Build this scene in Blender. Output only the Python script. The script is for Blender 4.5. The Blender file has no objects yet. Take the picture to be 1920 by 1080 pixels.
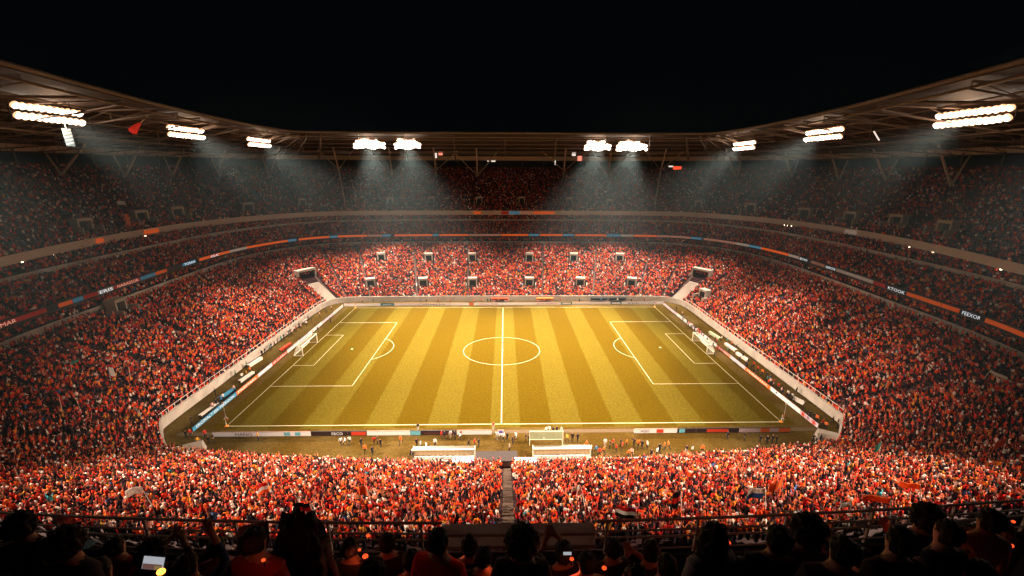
import bpy, bmesh, math, random
import numpy as np
from mathutils import Vector, Matrix
random.seed(7); rng = np.random.default_rng(7)
S = bpy.context.scene
C = S.collection

# ------------------------------------------------------------------ camera
CAM = np.array([-0.1486, -100.4312, 46.3150]); YAW, PIT, ROLL, FPX = 0.01803, -0.283522, 0.003, 754.25
def _axes():
    cy, sy, cp, sp = math.cos(YAW), math.sin(YAW), math.cos(PIT), math.sin(PIT)
    f = np.array([sy*cp, cy*cp, sp]); r = np.array([cy, -sy, 0.0]); u = np.cross(r, f)
    cr, sr = math.cos(ROLL), math.sin(ROLL)
    return r*cr+u*sr, -r*sr+u*cr, f
AR, AU, AF = _axes()
cd = bpy.data.cameras.new('camera'); cam = bpy.data.objects.new('camera', cd); C.objects.link(cam)
cd.sensor_width = 36; cd.lens = FPX/1920*36; cd.clip_start = 0.1; cd.clip_end = 3000
M4 = Matrix((( AR[0], AU[0], -AF[0], CAM[0]), (AR[1], AU[1], -AF[1], CAM[1]), (AR[2], AU[2], -AF[2], CAM[2]), (0, 0, 0, 1)))
cam.matrix_world = M4
S.camera = cam
def ray(u, v):
    return AF + AR*(u-960)/FPX + AU*(540-v)/FPX
def gp(u, v, z=0.0):                       # point of the plane at height z seen at a pixel of the photograph
    d = ray(u, v); return CAM + d*((z-CAM[2])/d[2])
def gy(u, v, y):
    d = ray(u, v); return CAM + d*((y-CAM[1])/d[1])
def proj(P):
    d = np.asarray(P)-CAM; w = d@AF
    return 960+FPX*(d@AR)/w, 540-FPX*(d@AU)/w, w

# ------------------------------------------------------------------ world, exposure
W = bpy.data.worlds.new('World'); S.world = W; W.use_nodes = True
bg = W.node_tree.nodes['Background']; bg.inputs[0].default_value = (0.35, 0.6, 0.8, 1); bg.inputs[1].default_value = 0.0016
S.view_settings.view_transform = 'Standard'; S.view_settings.look = 'None'; S.view_settings.exposure = 0; S.view_settings.gamma = 1
S.render.engine = 'CYCLES'
S.cycles.use_denoising = True
S.cycles.max_bounces = 5; S.cycles.diffuse_bounces = 1; S.cycles.glossy_bounces = 2; S.cycles.volume_bounces = 0
S.cycles.transparent_max_bounces = 8
S.cycles.sample_clamp_indirect = 4

# ------------------------------------------------------------------ floodlight positions (bank centre, length, axis)
BANKS = [('left', (-78, -24.5, 55.3), 11.0, 'y'), ('left', (-78, 6.2, 55.0), 11.5, 'y'), ('left', (-78, 36.5, 54.6), 12.0, 'y'),
         ('right', (78, -29.0, 55.1), 11.5, 'y'), ('right', (78, 3.7, 55.0), 12.0, 'y'), ('right', (78, 37.5, 54.3), 12.0, 'y'),
         ('far', (-49.2, 55, 55.5), 11.6, 'x'), ('far', (-35.5, 55, 55.5), 9.6, 'x'),
         ('far', (33.8, 55, 55.2), 9.6, 'x'), ('far', (46.5, 55, 55.2), 11.4, 'x'),
         ('left', (-78, -56, 55.3), 11.0, 'y'), ('right', (78, -60, 55.3), 11.0, 'y')]   # last two, unseen, carry on the roof rows; added to light the near stand
LIGHTCOL = (1.0, 0.78, 0.60)
POW_FAR, POW_SIDE, POW_OFF = 850000, 1020000, 980000
def spot(loc, tgt, power, size, blend, col, rad=1.6):
    l = bpy.data.lights.new('floodlight_beam', 'SPOT'); l.energy = power; l.spot_size = math.radians(size); l.spot_blend = blend
    l.color = col; l.shadow_soft_size = rad
    o = bpy.data.objects.new('floodlight_beam', l); C.objects.link(o); o.location = loc
    o.rotation_euler = (Vector(tgt)-Vector(loc)).to_track_quat('-Z', 'Y').to_euler(); return o
for k, (side, p, ln, ax) in enumerate(BANKS):
    x, y, z = p
    if side == 'far':
        spot((x, y-1.2, z-0.5), (x*0.45, y-52, 0), POW_FAR, 58, 0.75, LIGHTCOL)
    else:
        sg = 1 if x > 0 else -1
        spot((x-sg*1.2, y, z-0.5), (sg*4, y*0.62, 0) if k < 10 else (sg*12, -53, 2), (POW_SIDE*(.6 if k in (0, 3) else 1)) if k < 10 else POW_OFF, 53 if k < 10 else 54, 0.95, LIGHTCOL)
    if k >= 10: spot((x, y, z), (0, -95, 39), 14000, 26, 1.0, (1.0, .62, .5), 2.0)      # added weak spot that lifts the balcony rails and heads
    if k < 10:
        sp_ = (x, y-1.2, z-.6) if side == 'far' else (x-math.copysign(1.2, x), y, z-.6)
        spot(sp_, (x*(.92 if abs(x) > 40 else .5), y-3, 0) if side == 'far' else (x-math.copysign(15, x), y+6, 0), {0: 90000, 3: 90000, 6: 520000, 7: 460000, 8: 460000, 9: 520000}.get(k, 370000), 60, 1.0, (1.0, .84, .70), 1.2)
    pl = bpy.data.lights.new('floodlight_spill', 'POINT'); pl.energy = 1600; pl.color = (1.0, 0.6, 0.34); pl.shadow_soft_size = 1.2
    po = bpy.data.objects.new('floodlight_spill', pl); C.objects.link(po)
    po.location = (x, y-1.6, z-1.0) if side == 'far' else (x-(1.6 if x > 0 else -1.6), y, z-1.0)

# ------------------------------------------------------------------ materials
MATS = {}
def mat(name, col, rough=0.7, emis=0.0, noise=0.25, scale=1.5, ecol=None, metal=0.0):
    if name in MATS: return MATS[name]
    m = bpy.data.materials.new(name); m.use_nodes = True; nt = m.node_tree; b = nt.nodes['Principled BSDF']
    b.inputs['Roughness'].default_value = rough; b.inputs['Metallic'].default_value = metal
    b.inputs['Specular IOR Level'].default_value = 0.25
    tc = nt.nodes.new('ShaderNodeTexCoord'); n = nt.nodes.new('ShaderNodeTexNoise'); n.inputs['Scale'].default_value = scale; n.inputs['Detail'].default_value = 4
    nt.links.new(tc.outputs['Object'], n.inputs['Vector'])
    mx = nt.nodes.new('ShaderNodeMix'); mx.data_type = 'RGBA'
    mx.inputs[6].default_value = (*[c*(1-noise) for c in col], 1); mx.inputs[7].default_value = (*[min(1, c*(1+noise)) for c in col], 1)
    nt.links.new(n.outputs['Fac'], mx.inputs[0]); nt.links.new(mx.outputs[2], b.inputs['Base Color'])
    if emis:
        b.inputs['Emission Color'].default_value = (*(ecol or col), 1); b.inputs['Emission Strength'].default_value = emis
        if emis < 3: m.cycles.emission_sampling = 'NONE'
    MATS[name] = m; return m
def attr_mat(name, rough=0.8):
    m = bpy.data.materials.new(name); m.use_nodes = True; nt = m.node_tree; b = nt.nodes['Principled BSDF']
    a = nt.nodes.new('ShaderNodeAttribute'); a.attribute_name = 'Col'; nt.links.new(a.outputs['Color'], b.inputs['Base Color'])
    b.inputs['Roughness'].default_value = rough; b.inputs['Specular IOR Level'].default_value = 0.1
    return m
def objcol_mat(name, alpha=False):
    m = bpy.data.materials.new(name); m.use_nodes = True; nt = m.node_tree; b = nt.nodes['Principled BSDF']
    a = nt.nodes.new('ShaderNodeObjectInfo')
    if alpha:
        r = nt.nodes.new('ShaderNodeMix'); r.data_type = 'RGBA'; r.inputs[6].default_value = (.012, .012, .02, 1); r.inputs[7].default_value = (.6, .52, .45, 1)
        nt.links.new(a.outputs['Alpha'], r.inputs[0]); nt.links.new(r.outputs[2], b.inputs['Base Color'])
    else: nt.links.new(a.outputs['Color'], b.inputs['Base Color'])
    b.inputs['Roughness'].default_value = 0.85; b.inputs['Specular IOR Level'].default_value = 0.1
    return m
M_conc = mat('concrete', (.40, .33, .27), .85, noise=.2)
M_dark = mat('dark_concrete', (.055, .04, .04), .9)
M_seat = mat('dark_red_seating', (.035, .010, .010), .75)
M_white = mat('white_painted_wall', (.50, .43, .36), .6, noise=.35, scale=.5)
M_fascia = mat('pale_fascia', (.54, .43, .38), .6, noise=.15, scale=.2)
M_steel = mat('roof_steel', (.17, .135, .115), .5, noise=.2)
M_clad = mat('roof_cladding', (.05, .035, .03), .7)
M_col = mat('column_paint', (.55, .44, .35), .5)
M_rail = mat('rail_metal', (.85, .70, .60), .5)
M_black = mat('black_paint', (.012, .012, .014), .6)
M_line = mat('white_line_paint', (.85, .80, .62), .8, noise=.08); M_turfline = mat('worn_line_paint', (.42, .37, .23), .8, noise=.12)
M_skin = mat('skin', (.45, .22, .14), .6, noise=.1)
M_skin_d = mat('shaded_skin', (.22, .10, .06), .6, noise=.1)
M_hair = mat('dark_hair', (.012, .009, .008), .7)
M_shirt = objcol_mat('shirt_cloth'); M_trous = objcol_mat('trouser_cloth', True)
M_glass = mat('shelter_glass', (.55, .45, .28), .2, noise=.1)
M_net = mat('net_cord', (.8, .76, .66), .8)

# ------------------------------------------------------------------ helpers
def tag(o, label=None, cat=None, group=None, kind=None):
    if label: o['label'] = label
    if cat: o['category'] = cat
    if group: o['group'] = group
    if kind: o['kind'] = kind
    return o
def empty(name, loc=(0, 0, 0), rz=0.0):
    o = bpy.data.objects.new(name, None); C.objects.link(o); o.location = loc; o.rotation_euler = (0, 0, rz); return o
class MB:
    def __init__(s): s.v = []; s.f = []; s.m = []
    def add(s, vs, fs, mi=0):
        n = len(s.v); s.v += [tuple(p) for p in vs]; s.f += [tuple(i+n for i in f) for f in fs]; s.m += [mi]*len(fs)
    def box(s, a, b, mi=0, taper=0.0):
        x0, y0, z0 = a; x1, y1, z1 = b; t = taper
        s.add([(x0, y0, z0), (x1, y0, z0), (x1, y1, z0), (x0, y1, z0), (x0+t, y0+t, z1), (x1-t, y0+t, z1), (x1-t, y1-t, z1), (x0+t, y1-t, z1)],
              [(3, 2, 1, 0), (4, 5, 6, 7), (0, 1, 5, 4), (1, 2, 6, 5), (2, 3, 7, 6), (3, 0, 4, 7)], mi)
    def tube(s, pts, r, n=6, mi=0, closed=False, r2=None):
        pts = [Vector(p) for p in pts]; rings = []
        for i, p in enumerate(pts):
            a = pts[max(i-1, 0)]; b = pts[min(i+1, len(pts)-1)]; d = (b-a).normalized()
            up = Vector((0, 0, 1)) if abs(d.z) < .95 else Vector((1, 0, 0))
            e = d.cross(up).normalized(); g = e.cross(d)
            rr = r if r2 is None else r+(r2-r)*i/(len(pts)-1)
            rings.append([p+e*rr*math.cos(2*math.pi*k/n)+g*rr*math.sin(2*math.pi*k/n) for k in range(n)])
        vs = [q for R in rings for q in R]; fs = []
        for i in range(len(rings)-1):
            for k in range(n): fs.append((i*n+k, i*n+(k+1) % n, (i+1)*n+(k+1) % n, (i+1)*n+k))
        fs.append(tuple(range(n-1, -1, -1))); fs.append(tuple((len(rings)-1)*n+k for k in range(n)))
        s.add(vs, fs, mi)
    def disc(s, c, nrm, r, n=14, depth=.25, mi=0):
        nrm = Vector(nrm).normalized(); c = Vector(c)
        s.tube([c-nrm*depth, c], r, n, mi)
    def build(s, name, mats, parent=None, smooth=False):
        me = bpy.data.meshes.new(name); me.from_pydata(s.v, [], s.f)
        mats = mats if isinstance(mats, (list, tuple)) else [mats]
        for m in mats: me.materials.append(m)
        if len(mats) > 1: me.polygons.foreach_set('material_index', s.m)
        if smooth: me.polygons.foreach_set('use_smooth', [True]*len(me.polygons))
        me.update(); o = bpy.data.objects.new(name, me); C.objects.link(o)
        if parent: o.parent = parent
        return o
ORD = ['first', 'second', 'third', 'fourth', 'fifth', 'sixth', 'seventh', 'eighth', 'ninth', 'tenth', 'eleventh', 'twelfth', 'thirteenth', 'fourteenth',
       'fifteenth', 'sixteenth', 'seventeenth', 'eighteenth', 'nineteenth', 'twentieth']
for a in ('twenty', 'thirty', 'forty', 'fifty', 'sixty', 'seventy'):
    ORD += [a+'-'+b for b in ORD[:9]] + [{'twenty': 'thirtieth', 'thirty': 'fortieth', 'forty': 'fiftieth', 'fifty': 'sixtieth', 'sixty': 'seventieth', 'seventy': 'eightieth'}[a]]
def copy_tree(o, parent=None):
    c = o.copy(); C.objects.link(c); c.parent = parent
    for ch in list(o.children): copy_tree(ch, c)
    return c
_font = None
def text_mesh(body, height, width, name='lettering', material=None, parent=None):
    cu = bpy.data.curves.new('t', 'FONT'); cu.body = body; cu.size = 1; cu.resolution_u = 2; cu.extrude = 0.0
    t = bpy.data.objects.new('t', cu); C.objects.link(t)
    dg = bpy.context.evaluated_depsgraph_get(); me = bpy.data.meshes.new_from_object(t.evaluated_get(dg))
    bpy.data.objects.remove(t); bpy.data.curves.remove(cu)
    n = len(me.vertices); a = np.empty(n*3); me.vertices.foreach_get('co', a); a = a.reshape(-1, 3)
    if n:
        lo = a.min(0); hi = a.max(0); a = a-(lo+hi)/2; a[:, 0] *= width/max(hi[0]-lo[0], 1e-6); a[:, 1] *= height/max(hi[1]-lo[1], 1e-6)
        a = np.stack([a[:, 0], 0*a[:, 0], a[:, 1]], 1); me.vertices.foreach_set('co', a.ravel())
    me.materials.clear(); me.materials.append(material); me.update()
    o = bpy.data.objects.new(name, me); C.objects.link(o)
    if parent: o.parent = parent
    return o

# ------------------------------------------------------------------ ground, pitch, markings
g = MB(); g.add([(-900, -900, -.02), (900, -900, -.02), (900, 900, -.02), (-900, 900, -.02)], [(0, 1, 2, 3)])
tag(g.build('ground', mat('asphalt', (.03, .025, .022), .9)), kind='structure')
def cloth_mat(name, col):
    m = mat(name, col, .8, noise=.2, scale=3); nt = m.node_tree; b = nt.nodes['Principled BSDF']; o = nt.nodes['Material Output']
    if nt.nodes.get('Translucent BSDF') is None:
        t = nt.nodes.new('ShaderNodeBsdfTranslucent'); t.inputs[0].default_value = (*col, 1); x = nt.nodes.new('ShaderNodeMixShader'); x.inputs[0].default_value = .45
        nt.links.new(b.outputs[0], x.inputs[1]); nt.links.new(t.outputs[0], x.inputs[2]); nt.links.new(x.outputs[0], o.inputs[0])
    return m
def grass_mat(name, stripes):
    m = bpy.data.materials.new(name); m.use_nodes = True; nt = m.node_tree; b = nt.nodes['Principled BSDF']; L = nt.links.new
    b.inputs['Roughness'].default_value = .9; b.inputs['Specular IOR Level'].default_value = 0
    tc = nt.nodes.new('ShaderNodeTexCoord')
    def noise(sc, det=5):
        n = nt.nodes.new('ShaderNodeTexNoise'); n.inputs['Scale'].default_value = sc; n.inputs['Detail'].default_value = det; L(tc.outputs['Object'], n.inputs['Vector']); return n
    def mixn(a, c, f, mode='MIX'):
        x = nt.nodes.new('ShaderNodeMix'); x.data_type = 'RGBA'; x.blend_type = mode
        for s_, v_ in ((6, a), (7, c)):
            if isinstance(v_, tuple): x.inputs[s_].default_value = (*v_, 1)
            else: L(v_, x.inputs[s_])
        if isinstance(f, float): x.inputs[0].default_value = f
        else: L(f, x.inputs[0])
        return x.outputs[2]
    def math_(op, a, c=None):
        x = nt.nodes.new('ShaderNodeMath'); x.operation = op
        if isinstance(a, float): x.inputs[0].default_value = a
        else: L(a, x.inputs[0])
        if c is not None:
            if isinstance(c, float): x.inputs[1].default_value = c
            else: L(c, x.inputs[1])
        return x.outputs[0]
    if stripes:
        sp = nt.nodes.new('ShaderNodeSeparateXYZ'); L(tc.outputs['Object'], sp.inputs[0])
        wob = math_('MULTIPLY', noise(.6, 3).outputs['Fac'], .5)
        t = math_('ADD', math_('ADD', sp.outputs[0], 3.0), wob)
        w = math_('PINGPONG', t, 5.9)                        # 0..5.9..0
        # alternate bands of 5.9 m
        t2 = math_('DIVIDE', t, 11.8); fr = math_('FRACT', t2)
        mr = nt.nodes.new('ShaderNodeMapRange'); mr.inputs[1].default_value = .485; mr.inputs[2].default_value = .515; L(fr, mr.inputs[0])
        edge = nt.nodes.new('ShaderNodeMapRange'); edge.inputs[1].default_value = .0; edge.inputs[2].default_value = .03; L(fr, edge.inputs[0])
        inv = math_('SUBTRACT', 1.0, edge.outputs[0]); f = math_('MAXIMUM', mr.outputs[0], inv)
        col = mixn((.079, .058, .0055), (.061, .0385, .0014), f)
    else:
        sp = nt.nodes.new('ShaderNodeSeparateXYZ'); L(tc.outputs['Object'], sp.inputs[0])
        n3 = noise(.12, 4); mr = nt.nodes.new('ShaderNodeMapRange'); mr.inputs[1].default_value = .42; mr.inputs[2].default_value = .62; L(n3.outputs['Fac'], mr.inputs[0])
        col = mixn((.062, .036, .006), (.095, .062, .018), mr.outputs[0])
    n1 = noise(2.4, 8); n2 = noise(.35, 4)
    col = mixn(col, (.052, .030, .0005), math_('MULTIPLY', math_('SUBTRACT', n2.outputs['Fac'], .35), .35))
    mr = nt.nodes.new('ShaderNodeMapRange'); mr.inputs[1].default_value = .3; mr.inputs[2].default_value = .7; mr.inputs[3].default_value = .72; mr.inputs[4].default_value = 1.22; L(n1.outputs['Fac'], mr.inputs[0])
    vm = nt.nodes.new('ShaderNodeVectorMath'); vm.operation = 'SCALE'; L(col, vm.inputs[0]); L(mr.outputs[0], vm.inputs['Scale'])
    L(vm.outputs[0], b.inputs['Base Color'])
    return m
# run-off ground inside the bowl
g = MB(); g.add([(-66, -49.5, -.01), (66, -49.5, -.01), (66, 44, -.01), (-66, 44, -.01)], [(0, 1, 2, 3)])
tag(g.build('trackside_ground', grass_mat('worn_trackside_turf', False)), kind='structure')
g = MB(); g.add([(-57.6, -35.7, -.004), (58.2, -35.7, -.004), (57.2, 35.6, -.004), (-57.2, 35.6, -.004)], [(0, 1, 2, 3)])
tag(g.build('pitch_apron', grass_mat('olive_apron_turf', False)), kind='structure')
g = MB(); g.add([(-55.0, -35.15, 0), (55.3, -35.15, 0), (54.3, 34.6, 0), (-55.2, 34.6, 0)], [(0, 1, 2, 3)])
tag(g.build('pitch', grass_mat('mown_turf', True)), kind='structure')
g = MB(); g.add([(-60, -36.9, .002), (59, -36.9, .002), (59, -35.9, .002), (-60, -35.9, .002)], [(0, 1, 2, 3)])
tag(g.build('sand_path', mat('sandy_path', (.085, .055, .024), .9, scale=.8)), kind='structure')
g = MB(); LW = .06
def line(x0, y0, x1, y1, w=LW):
    d = Vector((x1-x0, y1-y0)).normalized()*w; n = Vector((-d.y, d.x))
    g.add([(x0-d.x-n.x, y0-d.y-n.y, .006), (x1+d.x-n.x, y1+d.y-n.y, .006), (x1+d.x+n.x, y1+d.y+n.y, .006), (x0-d.x+n.x, y0-d.y+n.y, .006)], [(0, 1, 2, 3)])
def arc(cx, cy, rx, ry, a0, a1, n=64, w=LW):
    vs = []; fs = []
    for i in range(n+1):
        a = a0+(a1-a0)*i/n
        for q in (-w, w): vs.append((cx+(rx+q)*math.cos(a), cy+(ry+q)*math.sin(a), .0085))
    for i in range(n): fs.append((2*i, 2*i+1, 2*i+3, 2*i+2))
    g.add(vs, fs)
XL, XR, YN, YF, XM = -52.6, 53.0, -34.1, 34.0, -.9
line(XL, YN, XR, YN, .1); line(XL, YF, XR, YF, .07); line(XL, YN, XL, YF); line(XR, YN, XR, YF); line(XM, YN, XM, YF, .1)
line(XL, 19.6, -34.4, 19.6, .07); line(-34.4, 19.6, -34.4, -19.5); line(XL, -19.5, -34.4, -19.5)
line(XR, 19.6, 33.4, 19.6, .07); line(33.4, 19.6, 33.4, -19.5); line(XR, -19.5, 33.4, -19.5)
line(XL, 9.6, -47.5, 9.6, .07); line(-47.5, 9.6, -47.5, -9.5); line(XL, -9.5, -47.5, -9.5)
line(XR, 9.6, 47.4, 9.6, .07); line(47.4, 9.6, 47.4, -9.5); line(XR, -9.5, 47.4, -9.5)
arc(-1.1, -1.2, 10.2, 8.6, 0, 2*math.pi, 96)
arc(-38.2, .2, 7.6, 7.6, -1.04, 1.04, 40); arc(37.4, .2, 7.6, 7.6, math.pi-1.02, math.pi+1.02, 40)
arc(-41.5, 0, .18, .18, 0, 6.283, 16, .12); arc(42.3, 0, .18, .18, 0, 6.283, 16, .12); arc(-.9, -1.2, .18, .18, 0, 6.283, 16, .12)
tag(g.build('pitch_markings', M_turfline), kind='structure')

# ------------------------------------------------------------------ bowl curves (right half; the left is its mirror image)
CV = {
 'I':  [(0, 41.6), (30, 41.4), (54, 40.9), (60.5, 39.3), (63.4, 35.5), (64.2, 28), (64.2, 12), (64.2, -6), (64.2, -22), (64, -34.8), (56.8, -42.4), (46, -44.2), (25, -46.1), (0, -46.8)],
 'LO': [(0, 80), (38, 79.5), (73, 76), (89, 65.5), (97.5, 50), (100, 32), (99, 10), (97, -12), (95, -32), (88, -52), (72, -66), (52, -72), (26, -75.5), (0, -76)],
 'M':  [(0, 77.5), (37, 77), (71, 73.5), (86.5, 63.5), (94.5, 48), (97, 31), (96, 9.5), (94, -12), (92, -32), (86, -50)],
 'R2': [(0, 86.3), (40, 85.8), (75, 81.5), (91, 70), (100.5, 53), (104, 34), (104.5, 12), (103.5, -10), (101, -30), (96, -50)],
 'U':  [(0, 86), (40, 85.5), (76, 82), (93, 70.5), (105, 54), (110, 35), (110, 12), (107, -8), (101, -28), (93, -50)],
 'UR': [(0, 116), (50, 115.5), (93, 110), (117, 94), (134, 70), (140, 42), (140, 13), (136, -14), (128, -38), (117, -66)],
 'RF': [(0, 43.6), (34, 43.4), (61, 42.8), (67.5, 41.6), (70.6, 36), (71.6, 24), (70.8, 8), (68.8, -8), (65.8, -24), (55, -66)],
}
def cr(P, t):
    n = len(P)-1; i = min(int(t), n-1); f = t-i
    p = np.array(P, float)
    p0 = p[i-1] if i > 0 else np.array([-p[1][0], p[1][1]]); p1 = p[i]; p2 = p[i+1]
    p3 = p[i+2] if i+2 <= n else (2*p[n]-p[n-1] if n < 12 else np.array([-p[n-1][0], p[n-1][1]]))
    k = .15 if (8 <= t <= 11 and n == 13 and P[0][1] < 60) else .42
    m1 = (p2-p0)*k; m2 = (p3-p1)*k
    return (2*f**3-3*f*f+1)*p1+(f**3-2*f*f+f)*m1+(-2*f**3+3*f*f)*p2+(f**3-f*f)*m2
def cv(name, s):
    q = cr(CV[name], abs(s)); return np.array([q[0] if s >= 0 else -q[0], q[1]])
SUB = 10
def svals(smax): return [i/SUB for i in range(-smax*SUB, smax*SUB+1)]
_cache = {}
def curve(name, smax):
    k = (name, smax)
    if k not in _cache: _cache[k] = np.array([cv(name, s) for s in svals(smax)])
    return _cache[k]
TIERS = {   # inner curve, outer curve, outer push, smax, floor z at the front and back, rows
 'lower': ('I', 'LO', 0.0, 13, 1.0, 18.2, 47),
 'mid':   ('M', 'R2', -.4, 9, 18.9, 23.3, 10),
 'mini':  ('R2', 'U', 5.0, 9, 24.1, 27.0, 6),
 'upper': ('U', 'UR', 0.0, 9, 27.9, 46.9, 37),
}
def out_normal(pts):
    d = np.gradient(pts, axis=0); n = np.stack([-d[:, 1], d[:, 0]], 1); n /= np.linalg.norm(n, axis=1)[:, None]
    return n          # s runs left -> far -> right, so the left-hand normal points outward
def tier_curves(t):
    a, b, push, sm, z0, z1, rows = TIERS[t]
    A = curve(a, sm); B = curve(b, sm)
    if t == 'mini': A = A+out_normal(A)*.5; B = curve('U', sm)+out_normal(curve('U', sm))*3.0
    elif push: B = B+out_normal(B)*push
    return A, B
TC = {t: tier_curves(t) for t in TIERS}
def tier_pt(t, s, v):
    A, B = TC[t]; sm = TIERS[t][3]; i = (s+sm)*SUB; i0 = int(min(max(i, 0), len(A)-1.001)); f = i-i0
    a = A[i0]*(1-f)+A[i0+1]*f; b = B[i0]*(1-f)+B[i0+1]*f
    q = a*(1-v)+b*v; z0, z1 = TIERS[t][4], TIERS[t][5]
    d = (b-a)/np.linalg.norm(b-a)
    return np.array([q[0], q[1], z0+(z1-z0)*v]), d
def find_sv(t, u, v, zoff=0.0):
    A, B = TC[t]; sm = TIERS[t][3]; z0, z1 = TIERS[t][4], TIERS[t][5]
    vs = np.linspace(0, 1, 61)
    Q = A[:, None, :]*(1-vs)[None, :, None]+B[:, None, :]*vs[None, :, None]
    Z = np.broadcast_to(z0+(z1-z0)*vs+zoff, Q.shape[:2])
    P = np.concatenate([Q, Z[..., None]], -1); pu, pv, w = proj(P)
    e = (pu-u)**2+(pv-v)**2; e[w < 1] = 1e12
    i, j = np.unravel_index(np.argmin(e), e.shape); return i/SUB-sm, vs[j]
# blocked zones (s0, s1, v0, v1) per tier where nobody sits
BLOCK = {t: [] for t in TIERS}

def terrace(t, name):
    A, B = TC[t]; z0, z1, rows = TIERS[t][4], TIERS[t][5], TIERS[t][6]; n = len(A); mb = MB(); vs = []; fs = []
    for r in range(rows+1):
        q = A*(1-r/rows)+B*(r/rows)
        za = z0+(z1-z0)*max(r-1, 0)/rows; zb = z0+(z1-z0)*r/rows
        for z in ((za, zb) if r < rows else (za,)): vs += [(p[0], p[1], z) for p in q]
    R = len(vs)//n
    for k in range(R-1):
        for i in range(n-1): fs.append((k*n+i, k*n+i+1, (k+1)*n+i+1, (k+1)*n+i))
    mb.add(vs, fs); return mb
def wall_strip(P, za, zb, thick=.3, inward=True):
    """closed band standing on a plan polyline, its face on the polyline, its thickness outward"""
    N = out_normal(P)*thick; Q = P+N; n = len(P); mb = MB()
    vs = [(p[0], p[1], za) for p in P]+[(p[0], p[1], zb) for p in P]+[(p[0], p[1], zb) for p in Q]+[(p[0], p[1], za) for p in Q]
    fs = []
    for k in range(4):
        for i in range(n-1): fs.append((k*n+i, k*n+i+1, ((k+1) % 4)*n+i+1, ((k+1) % 4)*n+i))
    fs += [(0, n, 2*n, 3*n), (n-1, 4*n-1, 3*n-1, 2*n-1)]
    mb.add(vs, fs); return mb
def ring_tube(P, z, r, n=5):
    mb = MB(); mb.tube([(p[0], p[1], z) for p in P], r, n); return mb
def posts(P, z0, z1, step, r=.04):
    mb = MB(); L = np.r_[0, np.cumsum(np.linalg.norm(np.diff(P, axis=0), axis=1))]; mb.tube([(p[0], p[1], z0+.1) for p in P], r, 4)
    for d in np.arange(step/2, L[-1], step):
        x = np.interp(d, L, P[:, 0]); y = np.interp(d, L, P[:, 1]); mb.box((x-r, y-r, z0), (x+r, y+r, z1))
    return mb
def sl(P, sm, s0, s1): return P[int(round((s0+sm)*SUB)):int(round((s1+sm)*SUB))+1]

# lower stand ------------------------------------------------------------------
I13 = curve('I', 13)
st = tag(empty('lower_stand', (0, 41.3, 0)), 'lowest seating bowl wrapping the whole pitch behind a low pale wall', 'stand')
st.location = (0, 0, 0)
terrace('lower', 'terrace').build('terrace', M_seat, st)
wall_strip(I13-out_normal(I13)*.25, -.01, 2.0, .25).build('pitch_wall', M_white, st)
A, B = TC['lower']
Pw = A*(1-.845)+B*.845; Pw = sl(Pw, 13, -9, 9)
zw = 1+17.2*.845
wall_strip(Pw-out_normal(Pw)*.1, zw-.5, zw+1.25, .12).build('walkway_parapet', M_fascia, st)
P = sl(B, 13, -9.4, 9.4); wall_strip(P, 17.0, 20.4, .3).build('rear_wall', M_dark, st)
P = sl(I13, 13, -9, -4.2); ring_tube(P, 2.95, .05).build('handrail', M_rail, st); posts(P, 2.0, 2.95, 1.6, .035).build('rail_posts', M_rail, st)
P = sl(I13, 13, 4.2, 9); ring_tube(P, 2.95, .05).build('handrail', M_rail, st); posts(P, 2.0, 2.95, 1.6, .035).build('rail_posts', M_rail, st)
# middle stand
A, B = TC['mid']
sm_ = tag(empty('middle_stand'), 'middle seating ring above the glowing orange advertising ribbon', 'stand')
terrace('mid', 'terrace').build('terrace', M_seat, sm_)
Mf = curve('M', 9); wall_strip(Mf-out_normal(Mf)*.15, 18.0, 19.75, .3).build('front_fascia', M_dark, sm_)
R2 = curve('R2', 9); wall_strip(R2, 23.2, 24.95, .35).build('upper_parapet_base', M_dark, sm_)
wall_strip(R2-out_normal(R2)*.12, 24.05, 24.98, .13).build('pale_parapet', M_fascia, sm_)
# box ring
sb = tag(empty('box_stand'), 'narrow dark row of seats tucked under the upper balcony', 'stand')
terrace('mini', 'terrace').build('terrace', M_seat, sb)
Bm = TC['mini'][1]; wall_strip(Bm, 26.8, 29.6, .3).build('rear_wall', M_dark, sb)
# upper stand
su = tag(empty('upper_stand'), 'steep upper seating ring behind the thick pale balcony fascia', 'stand')
terrace('upper', 'terrace').build('terrace', M_seat, su)
U = curve('U', 9); wall_strip(U-out_normal(U)*.2, 26.9, 28.85, .35).build('balcony_fascia', M_fascia, su)
UR = curve('UR', 9); wall_strip(UR, 45.0, 48.3, .3).build('rear_parapet', M_dark, su)
URo = UR+out_normal(UR)*7; wall_strip(URo, 28, 53, .3).build('concourse_wall', mat('concourse_wall_paint', (.03, .045, .05), .8), su)
posts(UR+out_normal(UR)*.5, 46.9, 52.0, 11, .16).build('concourse_posts', M_steel, su)

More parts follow.
